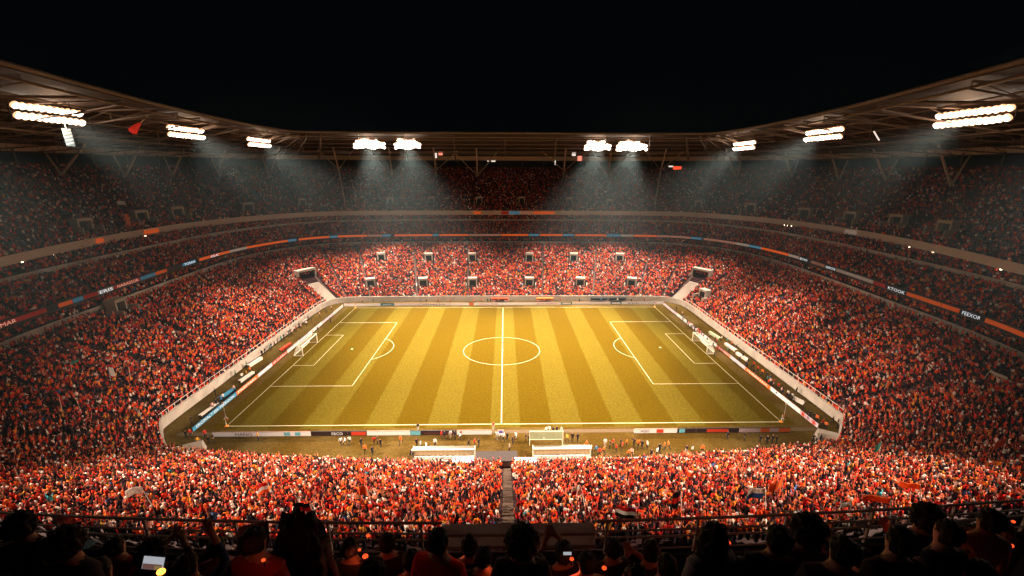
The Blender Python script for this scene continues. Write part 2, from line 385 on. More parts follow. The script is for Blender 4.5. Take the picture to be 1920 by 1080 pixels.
# stair aisles: pale radial stairs through the tiers
def aisle(t, s, v0, v1, w, parent, name='stair_aisle', m=None, lift=.06):
    rows = TIERS[t][6]; z0, z1 = TIERS[t][4], TIERS[t][5]; mb = MB()
    r0, r1 = int(v0*rows), int(v1*rows)
    for r in range(r0, r1):
        for h in (0, 1):
            p, d = tier_pt(t, s, (r+h*.5)/rows); q, _ = tier_pt(t, s, (r+h*.5+.5)/rows)
            e = np.array([-d[1], d[0]])*w/2; z = z0+(z1-z0)*r/rows+lift+h*.18
            x = [(p[0]+e[0], p[1]+e[1]), (p[0]-e[0], p[1]-e[1]), (q[0]-e[0], q[1]-e[1]), (q[0]+e[0], q[1]+e[1])]
            mb.add([(a, b, z-.3) for a, b in x]+[(a, b, z) for a, b in x], [(4, 5, 6, 7), (0, 1, 5, 4), (2, 3, 7, 6), (1, 2, 6, 5), (3, 0, 4, 7)])
    return mb.build(name, m or M_conc, parent)
def span_s(t, s, v, w):      # how much s covers w metres there
    a, _ = tier_pt(t, s-.05, v); b, _ = tier_pt(t, s+.05, v); return w/max(np.linalg.norm(b-a), 1e-6)*.1
M_aisle = mat('stair_concrete', (.16, .10, .08), .9)
AISLES = {'lower': [], 'mid': [], 'upper': []}
for s in (.45, 1.1, 1.75, 2.4, 3.1, 4.2, 4.75, 5.4, 6.2, 7.0, 7.8, 8.6, 9.6, 10.5, 11.4, 12.2):
    for sg in (-1, 1): AISLES['lower'].append((s*sg, 0, 1, .7))
for s in (.5, 1.2, 1.9, 2.6, 3.2, 3.9, 4.6, 5.3, 6.1, 6.9, 7.7, 8.5):
    for sg in (-1, 1): AISLES['upper'].append((s*sg, 0, 1, .65)); AISLES['mid'].append((s*sg, 0, 1, .8))
for t, par in (('lower', st), ('mid', sm_), ('upper', su)):
    for (s, v0, v1, w) in AISLES[t]: aisle(t, s, v0, v1, w, par, m=M_aisle)
aisle('lower', 12.995, 0.06, 1, 1.15, st, m=mat('worn_stair_concrete', (.11, .07, .05), .9))          # the wide centre stair below the camera
NEAR_STAIR_W = 1.2
# far corner access ramps
for sg in (-1, 1):
    aisle('lower', 3.42*sg, .0, .30, 4.2, st, 'corner_ramp', M_conc, .25)
    BLOCK['lower'].append((3.42*sg, 0, .30, 5.4)); BLOCK['lower'].append((3.42*sg, .30, .40, 6.5))
    p, d = tier_pt('lower', 3.42*sg, .41); e = np.array([-d[1], d[0]]); mb = MB()
    for a, b, z0_, z1_ in ((-3.6, 3.6, 2.2, 2.9), (-3.6, -3.1, -1.2, 2.2), (3.1, 3.6, -1.2, 2.2)):
        c0 = p[:2]+e*a; c1 = p[:2]+e*b; dd = d*1.2
        q = [c0-dd, c1-dd, c1+dd, c0+dd]
        mb.add([(k[0], k[1], p[2]+z0_) for k in q]+[(k[0], k[1], p[2]+z1_) for k in q], [(3, 2, 1, 0), (4, 5, 6, 7), (0, 1, 5, 4), (1, 2, 6, 5), (2, 3, 7, 6), (3, 0, 4, 7)])
    mb.build('corner_gateway', M_conc, st)

# vomitory portals -------------------------------------------------------------
def portal_mesh(w, h, dep):
    a = MB(); a.box((-w/2, -dep, -.2), (-w/2+.45, 0, h)); a.box((w/2-.45, -dep, -.2), (w/2, 0, h)); a.box((-w/2, -dep-.05, h), (w/2, .3, h+.75))
    a.box((-w/2-.9, -dep-1.9, -1.3), (-w/2-.65, 0, .55)); a.box((w/2+.65, -dep-1.9, -1.3), (w/2+.9, 0, .55))
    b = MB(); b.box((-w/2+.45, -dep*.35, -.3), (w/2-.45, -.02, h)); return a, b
PW = {}
def portal(t, u, v, w, label, par_group, h=2.0):
    s, vv = find_sv(t, u, v, 1.2); p, d = tier_pt(t, s, vv)
    key = (w, h)
    e = empty('vomitory_portal', p, math.atan2(d[1], d[0])-math.pi/2)
    if key not in PW:
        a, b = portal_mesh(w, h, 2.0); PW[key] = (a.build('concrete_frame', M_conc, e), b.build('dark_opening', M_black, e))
    else:
        for o in PW[key]: c = o.copy(); C.objects.link(c); c.parent = e
    tag(e, label, 'portal', par_group)
    BLOCK[t].append((s, vv-.075, vv+.02, w+1.6))
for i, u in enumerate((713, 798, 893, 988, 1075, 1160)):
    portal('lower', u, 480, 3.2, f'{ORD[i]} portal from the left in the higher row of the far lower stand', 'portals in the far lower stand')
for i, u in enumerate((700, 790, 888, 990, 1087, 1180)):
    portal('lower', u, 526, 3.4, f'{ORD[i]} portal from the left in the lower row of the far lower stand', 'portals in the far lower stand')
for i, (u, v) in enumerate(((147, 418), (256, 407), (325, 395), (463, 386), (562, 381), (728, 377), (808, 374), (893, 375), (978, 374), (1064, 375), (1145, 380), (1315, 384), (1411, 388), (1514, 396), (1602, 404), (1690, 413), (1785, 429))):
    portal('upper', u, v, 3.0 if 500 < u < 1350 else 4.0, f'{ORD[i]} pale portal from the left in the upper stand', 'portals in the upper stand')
for i, (u, v) in enumerate(((212, 570), (1325, 549))):
    portal('lower', u, v, 3.4, ('pale portal in the left lower stand below the ribbon', 'pale portal in the right lower stand above the corner')[i], 'portals in the side lower stands')

# LED ribbon on the middle stand and short ones on the balcony ---------------------
LEDC = {'o': ((1.0, .13, .01), 1.15), 'r': ((.75, .02, .008), .55), 'w': ((.85, .62, .48), .55), 'd': ((.01, .015, .03), .1), 'b': ((.12, .42, .65), .7), 'p': ((.9, .35, .22), .5)}
def led_mat(k, dim):
    c, e = LEDC[k]; return mat(f'led_{k}_{dim}', tuple(x*.25 for x in c), .5, e*dim*.38, ecol=c, noise=.3, scale=.7)
def strip_part(P, sm, s0, s1, za, zb, off, m, parent, name='led_panel'):
    n = max(3, int((s1-s0)*SUB*1.5)); ss = np.linspace(s0, s1, n); idx = (ss+sm)*SUB
    Q = np.stack([np.interp(idx, np.arange(len(P)), P[:, k]) for k in (0, 1)], 1); Q = Q-out_normal(Q)*off
    return wall_strip(Q, za, zb, .12).build(name, m, parent)
def s_at(name, sm, z, u):
    P = curve(name, sm); pu, pv, w = proj(np.c_[P, np.full(len(P), z)]); ok = w > 1
    o = np.argsort(pu[ok]); return float(np.interp(u, pu[ok][o], (np.arange(len(P))/SUB-sm)[ok][o]))
def put_text(P, sm, s, z, off, body, h, w, m, parent):
    idx = (s+sm)*SUB; i = int(idx); f = idx-i; p = P[i]*(1-f)+P[i+1]*f; N = out_normal(P)[i]; p = p-N*off
    t = text_mesh(body, h, w, 'lettering', m, parent); t.location = (p[0], p[1], z); t.rotation_euler = (0, 0, math.atan2(N[1], N[0])-math.pi/2)
    return t
M_ledtext = mat('led_lettering', (.8, .8, .8), .5, .8, ecol=(.75, .85, .95)); M_ledtext_r = mat('led_lettering_warm', (.8, .5, .4), .5, .5, ecol=(1, .5, .35))
SEG = [(-40, 86, 'r', 'EXAMARSORIA'), (86, 108, 'd', None), (108, 135, 'o', None), (135, 155, 'b', None), (155, 182, 'r', None), (182, 212, 'w', 'ERIS'), (212, 262, 'r', 'NARASSOR'), (262, 290, 'b', None),
       (290, 312, 'o', None), (341, 366, 'b', 'TOSAN'), (366, 372, 'd', None), (372, 430, 'o', 'FANSATEL'), (430, 462, 'w', None), (462, 540, 'o', None), (540, 556, 'b', None), (556, 560, 'd', None), (560, 618, 'o', None), (618, 634, 'b', None), (634, 690, 'o', None), (690, 718, 'p', None), (718, 734, 'b', None),
       (740, 812, 'o', None), (812, 824, 'b', None), (824, 880, 'o', None), (880, 940, 'p', None), (940, 992, 'o', None), (992, 1012, 'b', None), (1012, 1056, 'o', None), (1056, 1078, 'b', None), (1078, 1138, 'o', None), (1138, 1164, 'b', None),
       (1164, 1188, 'w', None), (1188, 1232, 'o', None), (1232, 1296, 'p', None), (1296, 1316, 'b', None), (1320, 1382, 'p', None), (1382, 1406, 'w', None), (1406, 1428, 'b', None), (1428, 1480, 'o', None), (1480, 1500, 'w', None), (1500, 1522, 'd', 'BROWNER'), (1522, 1548, 'p', None),
       (1548, 1570, 'd', 'KARROVIE'), (1570, 1640, 'w', None), (1640, 1663, 'r', None), (1663, 1702, 'd', 'KTOOK'), (1702, 1768, 'o', None), (1768, 1802, 'o', None), (1802, 1850, 'd', 'FEEXORS'), (1850, 1960, 'o', None)]
for (u0, u1, k, tx) in SEG:
    a, b = s_at('M', 9, 18.9, u0), s_at('M', 9, 18.9, u1)
    if b-a < .02: continue
    dim = .55 if (u0 < 330 or u0 > 1500) else 1.0
    strip_part(Mf, 9, a, b-.008, 18.6, 19.42, .30, led_mat(k, dim), sm_)
    if tx:
        wd = np.linalg.norm(tier_pt('mid', b, 0)[0]-tier_pt('mid', a, 0)[0])
        put_text(Mf, 9, (a+b)/2, 18.98, .33, tx, .72, wd*.8, M_ledtext if k != 'r' else M_ledtext_r, sm_)
for (u0, u1, k) in ((177, 192, 'o'), (268, 296, 'o'), (888, 902, 'o'), (940, 954, 'r'), (954, 974, 'b'), (976, 1000, 'p'), (1000, 1040, 'o'), (1586, 1608, 'w')):
    a, b = s_at('U', 9, 27.9, u0), s_at('U', 9, 27.9, u1); strip_part(U, 9, a, b, 27.3, 28.5, .36, led_mat(k, .8), su)
for (u0, u1, k) in ((70, 105, 'w'), (1565, 1600, 'p')):
    a, b = s_at('R2', 9, 24.5, u0), s_at('R2', 9, 24.5, u1); strip_part(R2, 9, a, b, 24.1, 24.9, .26, led_mat(k, .3), sm_, 'banner')
# banners hanging on the walkway parapet
PwF = TC['lower'][0]*(1-.845)+TC['lower'][1]*.845
def s_walk(u):
    pu, pv, w = proj(np.c_[PwF, np.full(len(PwF), zw+.6)]); sv = np.arange(len(PwF))/SUB-13; ok = (w > 1) & (abs(sv) < 9)
    o = np.argsort(pu[ok]); return float(np.interp(u, pu[ok][o], sv[ok][o]))
M_banner = mat('banner_cloth', (.6, .45, .36), .8)
for i, (u0, u1) in enumerate(((245, 285), (335, 355), (1520, 1600), (1608, 1634), (1815, 1850))):
    o = strip_part(PwF, 13, s_walk(u0), s_walk(u1), zw+.1, zw+1.2, .18, M_banner, None, 'banner')
    tag(o, f'{ORD[i]} pale cloth banner from the left on the walkway parapet', 'banner', 'banners on the walkway parapet')

# ------------------------------------------------------------------ roof
rf = tag(empty('stadium_roof'), 'dark cantilever roof on steel trusses over left, far and right stands', 'roof')
RF = curve('RF', 9); RR = UR+out_normal(UR)*3.0
def zfront(P): return 59.0
def roof_z(v, i=None): return 58.1+(53.4-58.1)*v
nv = 10; vs = []; fs = []; n = len(RF)
for side in (0, 1):
    for k in range(nv+1):
        v = k/nv; q = RF*(1-v)+RR*v
        vs += [(p[0], p[1], roof_z(v)+(.45 if side else 0)) for p in q]
off = (nv+1)*n
for k in range(nv):
    for i in range(n-1):
        a = (k*n+i, k*n+i+1, (k+1)*n+i+1, (k+1)*n+i); fs.append(a); fs.append(tuple(off+j for j in a[::-1]))
for i in range(n-1):
    fs.append((i, off+i, off+i+1, i+1)); k = nv*n; fs.append((k+i, k+i+1, off+k+i+1, off+k+i))
for k in range(nv):
    fs.append((k*n, (k+1)*n, off+(k+1)*n, off+k*n)); fs.append((k*n+n-1, off+k*n+n-1, off+(k+1)*n+n-1, (k+1)*n+n-1))
mb = MB(); mb.add(vs, fs); mb.build('roof_cladding', M_clad, rf)
# front edge: two stacked tubes and a gutter
RFi = RF-out_normal(RF)*.5
ring_tube(RFi, 58.45, .34, 8).build('edge_beam', M_steel, rf); ring_tube(RFi+out_normal(RFi)*1.3, 57.1, .24, 6).build('edge_beam', M_steel, rf)
wall_strip(RR-out_normal(RR)*1.0, 51.4, 54.0, .6).build('rear_beam', M_col, rf)
for v, r in ((.14, .16), (.3, .18), (.46, .2), (.62, .2), (.78, .22)):
    q = RF*(1-v)+RR*v; ring_tube(q, roof_z(v)-.55, r, 5).build('purlin', M_steel, rf)
q = RF*.7+RR*.3; ring_tube(q, roof_z(.3)-3.6, .16, 5).build('catwalk_beam', M_steel, rf)
def roof_pt(s, v, dz=0):
    i = (s+9)*SUB; i0 = int(min(i, n-1.001)); f = i-i0; a = RF[i0]*(1-f)+RF[i0+1]*f; b = RR[i0]*(1-f)+RR[i0+1]*f; q = a*(1-v)+b*v
    return Vector((q[0], q[1], roof_z(v)+dz))
# cantilever trusses
for s in [x*.5 for x in range(-18, 19)]:
    mb = MB(); N = 8
    top = [roof_pt(s, .0+.92*k/N, -.4) for k in range(N+1)]
    bot = [roof_pt(s, .0+.92*k/N, -.4-min(3.8, .9+k*.95) if k < 6 else -.4-3.8+(k-6)*.6) for k in range(N+1)]
    mb.tube(top, .17, 5); mb.tube(bot, .15, 5)
    for k in range(N):
        mb.tube([top[k], bot[k+1]], .07, 4); mb.tube([bot[k], top[k]], .07, 4)
    mb.build('roof_truss', M_steel, rf)
# diagonal braces to the corners, seen against the dark roof
for sg in (-1, 1):
    mb = MB()
    for (s0, v0), (s1, v1) in (((2.9, .02), (3.5, .45)), ((2.9, .02), (2.3, .45)), ((3.2, .03), (3.9, .5)), ((5.0, .02), (5.7, .55)), ((5.9, .02), (5.2, .55)), ((6.9, .02), (7.5, .5)), ((7.9, .03), (7.2, .5)), ((4.4, .02), (4.9, .6)), ((8.2, .02), (8.7, .5))):
        mb.tube([roof_pt(s0*sg, v0, -.8), roof_pt(s1*sg, v1, -2.6)], .22, 5)
    mb.build('corner_brace', M_steel, rf)
# V columns standing in the upper stand
for (u, v, stem) in ((115, 331, 0), (234, 330, 0), (322, 330, 0), (406, 332, 0), (504, 329, 0), (645, 385, 1), (728, 331, 0), (812, 331, 1), (893, 331, 0), (1057, 331, 1), (1140, 332, 0), (1226, 385, 1), (1380, 335, 0), (1487, 336, 0), (1571, 338, 0), (1662, 342, 0), (1782, 344, 0)):
    s, vv = find_sv('upper', u, v, .5); p, d = tier_pt('upper', s, vv); b = Vector(p)
    mb = MB(); k = b+Vector((0, 0, 3.2 if stem else .6))
    if stem: k = Vector((p[0]+d[0]*9, p[1]+d[1]*9, 46.8)) if v > 350 else k; mb.tube([b, k], .28, 6)
    rvv = .84 if abs(s) > 3 else .55
    t1 = roof_pt(s, rvv-.12, -1.0); t2 = Vector((k.x+d[0]*3.5, k.y+d[1]*3.5, 51.6)); t3 = roof_pt(s+.22, rvv, -1.0); t4 = roof_pt(s-.22, rvv, -1.0)
    mb.tube([k, t1], .42, 6, r2=.3); mb.tube([k, t2], .34, 6, r2=.24)
    if abs(s) < 3.2: mb.tube([k, t3], .16, 5); mb.tube([k, t4], .16, 5)
    mb.build('roof_column', M_col, rf)
    BLOCK['upper'].append((s, vv-.02, vv+.03, 1.2))

# lamp banks -------------------------------------------------------------------
M_lamp = mat('lit_floodlight_glass', (.2, .2, .2), .4, 14, ecol=(1, .86, .72)); M_lamp.cycles.emission_sampling = 'NONE'
M_halo_rim = mat('halo_rim_glow', (.5, .3, .2), .4, 1.6, ecol=(1, .5, .24))  # orange rim glow round each lamp stands in for its halo
LB = {'left': ['nearest', 'middle', 'farthest', 'off-frame'], 'right': ['nearest', 'middle', 'farthest', 'off-frame']}
cnt = {'left': 0, 'right': 0, 'far': 0}
FARL = ['leftmost floodlight bank under the far roof', 'second floodlight bank from the left under the far roof', 'third floodlight bank from the left under the far roof', 'rightmost floodlight bank under the far roof']
for (side, p, ln, ax) in BANKS:
    k = cnt[side]; cnt[side] += 1
    rz = {'left': -math.pi/2, 'right': math.pi/2, 'far': math.pi}[side]     # local +Y looks at the pitch after rotation
    e = empty('floodlight_bank', p, rz)
    lab = FARL[k] if side == 'far' else f'{LB[side][k]} bank of glaring floodlights under the {side} roof'
    tag(e, lab, 'floodlight', 'floodlight banks under the roof')
    nr = 3 if side == 'far' else 2; nc = int(ln/ .95); dz = 1.55 if nr == 2 else 1.15
    f = MB(); zt = dz*(nr-1)/2
    for r in range(nr): f.box((-ln/2, -.55, zt-r*dz-.07), (ln/2, -.4, zt-r*dz+.07))
    for x in np.linspace(-ln/2, ln/2, 5): f.box((x-.06, -.7, -zt-.4), (x+.06, -.56, zt+.5))
    for x in (-ln*.35, ln*.35): f.tube([(x, -.6, zt), (x, -1.0, 3.4)], .09, 5)
    f.build('frame', M_black, e)
    for r in range(nr):
        for c in range(nc):
            if side == 'far' and r == 0 and (c < nc*.18 or c > nc*.85): continue
            jt = .16 if side == 'far' else .06; jx = (c+.5)/nc*ln-ln/2+random.uniform(-jt, jt); jz = zt-r*dz+random.uniform(-jt, jt)+(.25*math.sin(c*1.1) if side == 'far' else 0)
            lm = MB(); tilt = Vector((0, 1, -.75)).normalized(); rad = .48 if side != 'far' else .47
            lm.disc((jx, .1, jz), tilt, rad*1.28, 14, .3, 1); lm.disc(Vector((jx, .1, jz))+tilt*.05, tilt, rad*random.uniform(.92, 1.08), 14, .05); lm.build('lamp', [M_lamp, M_halo_rim], e)

# small lamps, signs and screens up at the concourse
def small_box(name, c, w, h, m, label, cat, group=None, ang=0.0):
    mb = MB(); mb.box((-w/2, -.08, -h/2), (w/2, .08, h/2)); mb.box((-w/2-.06, .081, -h/2-.06), (w/2+.06, .16, h/2+.06), 1)
    o = mb.build(name, [m, M_black]); o.location = c; o.rotation_euler = (0, 0, ang); return tag(o, label, cat, group)
E_w = mat('lit_white_panel', (.6, .6, .6), .5, .9, ecol=(1, .85, .75)); E_r = mat('lit_red_panel', (.4, .02, .01), .5, 1.2, ecol=(1, .08, .02)); E_g = mat('dim_window', (.2, .22, .2), .5, .16, ecol=(.6, .75, .68)); E_b = mat('lit_blue_panel', (.05, .2, .25), .5, .35, ecol=(.2, .6, .8)); E_p = mat('lit_pink_panel', (.6, .2, .15), .5, 1.0, ecol=(1, .3, .2))
SM = [(817, 291, 88, 1.4, 3.4, E_w, 'lit white narrow sign'), (826, 288, 88, 2.4, 2.0, E_p, 'small pinkish lit screen'), (1076, 289, 88, 2.2, 2.2, E_w, 'small white lit screen'), (1087, 297, 88, 2.6, 3.0, E_p, 'small salmon lit screen'),
      (1270, 315, 110, 5.5, 2.2, E_r, 'glowing red and orange sign'), (1258, 312, 112, 3.0, 1.0, E_w, 'pale strip light'), (698, 270, 95, .8, 2.6, E_r, 'thin red lamp'), (707, 270, 95, .6, 2.4, E_r, 'short red lamp'),
      (618, 271, 95, .7, 2.4, E_r, 'narrow red lamp left of the first far floodlights'), (633, 261, 95, 2.0, .5, E_w, 'small white strip lamp'), (858, 266, 95, 5.0, .8, E_r, 'dim red strip on the roof'), (934, 263, 95, .5, 3.0, E_w, 'thin white vertical lamp'),
      (1054, 273, 95, .5, 2.4, E_r, 'thin red vertical lamp right of the centre'), (1069, 267, 95, .9, 2.8, E_r, 'red lamp cluster'), (1041, 305, 112, .7, 3.0, E_w, 'thin white lamp below the rear beam'), (947, 286, 112, 5.0, .9, E_b, 'dim blue sign left of centre'), (1018, 286, 112, 5.5, .9, E_b, 'dim blue sign right of centre'),
      (1240, 267, 95, 1.6, .7, E_w, 'small white roof lamp'), (720, 313, 118, 1.5, 1.2, E_g, 'dim grey window'), (925, 302, 119, 3, 1, E_w, 'white strip under the rear beam'), (915, 302, 119, 1.2, .7, E_w, 'tiny white lamp under the rear beam')]
for (u, v, y, w, h, m, lab) in SM:
    small_box('sign', gy(u, v, y), w*.75, h*.7, m, lab+' at the top of the far stand', 'sign')
for (s, dx, lab) in ((-8.35, 0, 'leftmost dim window of the left concourse'), (-8.0, 0, 'second dim window of the left concourse'), (-7.1, 0, 'third dim window of the left concourse'), (7.35, 0, 'dim window of the right concourse between two columns'), (6.2, 0, 'dim window high in the right concourse')):
    i = int((s+9)*SUB); p = URo[i]; N = out_normal(URo)[i]
    small_box('window', (p[0]-N[0]*.3, p[1]-N[1]*.3, 50.0), 7.0, 1.7, E_g, lab, 'window', 'dim windows at the back of the upper stand', math.atan2(N[1], N[0])-math.pi/2)
def gx(u, v, x):
    d = ray(u, v); return CAM+d*((x-CAM[0])/d[0])
c = gx(128, 256, -77); e = empty('hanging_banner', c, math.pi/2); tag(e, 'small striped pale banner hanging below the nearest left floodlights', 'banner')
f = MB(); f.box((-.75, -.03, -1.6), (.75, .03, 1.3)); f.build('cloth', mat('grey_blue_cloth', (.2, .28, .3), .7, .10, ecol=(.5, .8, .9)), e)  # cloth is no lamp but is given a faint glow
f = MB()
for k in range(5): f.add([(-.7, .035, -1.4+k*.55), (-.7, .035, -1.2+k*.55), (.7, .035, -.85+k*.55), (.7, .035, -1.05+k*.55), (-.7, -.035, -1.4+k*.55), (-.7, -.035, -1.2+k*.55), (.7, -.035, -.85+k*.55), (.7, -.035, -1.05+k*.55)], [(0, 1, 2, 3), (7, 6, 5, 4)])
f.tube([(0, 0, 1.3), (0, 0, 2.4)], .04, 5); f.build('stripes', mat('white_cloth_stripe', (.7, .75, .75), .7, .3, ecol=(.7, .9, 1)), e)  # stripes glow by themselves, brighter than the cloth
a_, b_, c_ = [Vector(gx(u, v, -76)) for u, v in ((284, 210), (262, 232), (249, 246))]
e = empty('roof_flag', a_); tag(e, 'small red flag on a slanted pole under the left roof', 'flag'); f = MB(); f.tube([(0, 0, 0), b_-a_], .12, 5); f.build('pole', M_rail, e)
f = MB(); f.tube([b_-a_, (b_-a_)*.5+(c_-a_)*.5+Vector((0, 0, .1)), c_-a_], .28, 7, r2=.75); f.build('cloth', mat('red_roof_cloth', (.6, .03, .02), .7, .25, ecol=(1, .04, .02)), e)  # flag cloth carries an added red glow of its own
c = gx(1750, 197, 77); small_box('sign', c, 2.6, 1.6, mat('dull_pink_panel', (.25, .12, .1), .6, .06, ecol=(1, .4, .3)), 'small dull pink panel under the right roof edge', 'sign', None, math.pi/2)
c = gx(1646, 254, 78); e = empty('roof_light', c); tag(e, 'slanting pale lit fitting between the two nearest right floodlight banks', 'lamp'); f = MB(); f.tube([(0, 1.2, .9), (0, -.6, -1.0)], .13, 6); f.build('tube_lamp', E_w, e)
# little warm lamps under the balcony
for i, (u, v) in enumerate(((52, 497), (110, 486), (280, 449), (304, 445), (312, 444), (1467, 427), (1474, 428), (1480, 429), (1690, 469), (1698, 470), (1740, 478), (1808, 492), (1866, 502))):
    best = None
    for s in np.arange(-8.9, 8.9, .02):
        q, _ = tier_pt('upper', s, 0); pu, pv, w_ = proj((q[0], q[1], 26.5))
        if w_ > 0 and (best is None or abs(pu-u) < best[0]): best = (abs(pu-u), s, q)
    mb = MB(); q = best[2]; mb.tube([(q[0]*1.01, q[1]*1.01, 26.75), (q[0]*1.01, q[1]*1.01, 26.5)], .24, 8)
    o = mb.build('downlight', mat('warm_downlight', (1, .8, .6), .5, 14, ecol=(1, .75, .5))); o.data.materials[0].cycles.emission_sampling = 'NONE'
    tag(o, f'{ORD[i]} small warm downlight from the left under the balcony fascia', 'lamp', 'downlights under the balcony')

# ------------------------------------------------------------------ advertising boards
def board(name, a, b, h, m, label, group, text=None, tmat=None, th=.45, tw=.8, mi_extra=None, patches=(), flip=False):
    """a, b: ground ends; the printed face looks to the left of a->b"""
    a = Vector((a[0], a[1], 0)); b = Vector((b[0], b[1], 0)); L = (b-a).length; ang = math.atan2(b.y-a.y, b.x-a.x)
    e = empty(name, (a+b)/2, ang); tag(e, label, 'advertising board', group)
    mb = MB(); mb.box((-L/2+.04, -.05, .03), (L/2-.04, .05, h)); mb.build('panel', m, e)
    fr = MB(); fr.box((-L/2+.04, -.07, h), (L/2-.04, .07, h+.05))
    for x in np.arange(-L/2+.4, L/2-.2, 2.0): fr.add([(x-.04, .06, 0), (x+.04, .06, 0), (x+.04, .06, h*.8), (x-.04, .06, h*.8), (x, .55, 0)], [(0, 1, 2, 3), (0, 4, 1), (1, 4, 2), (2, 4, 3), (3, 4, 0)])
    fr.build('support_frame', M_black if m is not WB else mat('board_trim', (.35, .2, .15)), e)
    for (x0, x1, z0_, z1_, pm) in patches:
        q = MB(); q.box((-L/2+x0*L, -.065, h*z0_), (-L/2+x1*L, -.051, h*z1_)); q.build('printed_patch', pm, e)
    if text:
        for (tx, c, w_) in (text if isinstance(text, list) else [(text, .5, tw)]):
            t = text_mesh(tx, h*th, w_*L, 'lettering', tmat, e); t.location = ((c-.5)*L, -.072, h*.5)
    return e
WB = mat('white_board', (.80, .76, .72), .5, .12, ecol=(1, .9, .85), noise=.06)  # white panels carry a slight emission of their own
OB = mat('orange_board', (.8, .16, .03), .5, noise=.1); RB = mat('red_board', (.6, .05, .02), .5); BB = mat('blue_board', (.06, .26, .42), .5); KB = mat('black_board', (.03, .015, .015), .5); CB = mat('cyan_print', (.15, .5, .6), .5)
PB = mat('lilac_board', (.62, .5, .55), .5); VB = mat('violet_print', (.2, .12, .5), .5); GB = mat('pale_green_board', (.42, .5, .3), .6)
M_wt = mat('white_lettering', (.85, .85, .82), .5, .15, ecol=(1, 1, 1)); M_kt = mat('dark_lettering', (.05, .03, .05), .5); M_rt = mat('red_lettering', (.6, .06, .04), .5)
grp = 'boards behind the left goal line'
# left side, from the near end to the far end (world y from -36 to 35)
ys = [(-35.8, -23.3, BB, 'EROMALT EN TELROON', M_wt, 'blue board with white lettering, nearest behind the left goal line'), (-23.3, -15.6, OB, 'PREMARL', M_wt, 'orange board with white lettering behind the left goal line'), (-15.6, -9.6, PB, 'BESTINA', M_wt, 'lilac board right after the orange one behind the left goal'),
      (-9.6, -2.6, RB, 'O DARO', M_wt, 'red board with white lettering left of the left goal'), (-2.6, 4.0, WB, None, None, 'white board directly behind the left goal'), (4.0, 9.5, PB, None, None, 'lilac board past the left goal'), (9.5, 18, WB, 'TERMANO', M_rt, 'white board with red lettering beyond the left goal'), (18, 27, PB, None, None, 'second lilac board beyond the left goal'), (27, 35.0, WB, 'MORETA', M_kt, 'farthest white board behind the left goal line')]
for y0, y1, m, tx, tm, lab in ys: board('advertising_board', (-57.6+(y0+36)*.004, y0), (-57.6+(y1+36)*.004, y1), .95, m, lab, grp, tx, tm, .55, .86)
grp = 'boards behind the right goal line'
ys = [(-36.2, -31.5, PB, 'SIBO', M_rt, 'patchy white board with red print, nearest behind the right goal line', [(.1, .25, .1, .9, RB), (.4, .5, .2, .9, BB), (.7, .82, .1, .9, RB)]), (-31.5, -22.5, WB, None, None, 'long white board near the right corner flag', [(.2, .24, .4, .8, KB)]), (-22.5, -13.2, OB, 'MARIREANA', M_wt, 'orange board with white lettering behind the right goal line', []),
      (-13.2, -6.5, PB, None, None, 'lilac board after the orange one on the right', []), (-6.5, 0, OB, None, None, 'second orange board just before the right goal', [(.05, .95, .3, .7, PB)]), (0, 6.5, WB, None, None, 'white board directly behind the right goal', []), (6.5, 15, PB, None, None, 'lilac board past the right goal', []), (15, 25, WB, 'SOROTA', M_rt, 'white board with red lettering past the right goal', []), (25, 36.4, PB, None, None, 'farthest lilac board behind the right goal line', [])]
for y0, y1, m, tx, tm, lab, pt in ys: board('advertising_board', (58.6-(y1+36)*.022, y1), (58.6-(y0+36)*.022, y0), .95, m, lab, grp, tx, tm, .5, .8, patches=pt)
grp = 'boards along the far touchline'
fx = [(-57.3, -44.4, WB, None, None, 'leftmost white board along the far touchline'), (-44.4, -39.6, BB, 'ARAL', M_wt, 'small blue framed board among white ones on the far touchline'), (-39.6, -31, WB, None, None, 'white board right of the blue framed one'), (-31, -20, WB, 'ODAMO', M_kt, 'white board with faint dark print on the far touchline'), (-20, -13, WB, None, None, 'white board left of the orange block on the far touchline'), (-13, -11.4, OB, None, None, 'short orange block on the far touchline'),
      (-11.4, -1, WB, 'TIMARO SILER', M_rt, 'white board with red print left of the halfway line'), (-1, 10, WB, None, None, 'white board right of the halfway line'), (10, 20, WB, 'RENARD', M_rt, 'white board with red print right of the halfway line'), (20, 24, BB, None, None, 'small pale blue board on the far touchline'), (24, 38, WB, None, None, 'long white board between two blue boards'), (38, 42, BB, None, None, 'second small blue board on the far touchline, towards the right'), (42, 57.2, WB, 'SEROVA', M_kt, 'rightmost white board along the far touchline')]
for x0, x1, m, tx, tm, lab in fx: board('advertising_board', (x0, 35.9+(x0+57)*.012), (x1, 35.9+(x1+57)*.012), .95, m, lab, grp, tx, tm, .5, .7, patches=[(.12, .88, .2, .85, WB)] if m is BB and not tx else [])
grp = 'boards along the near touchline'
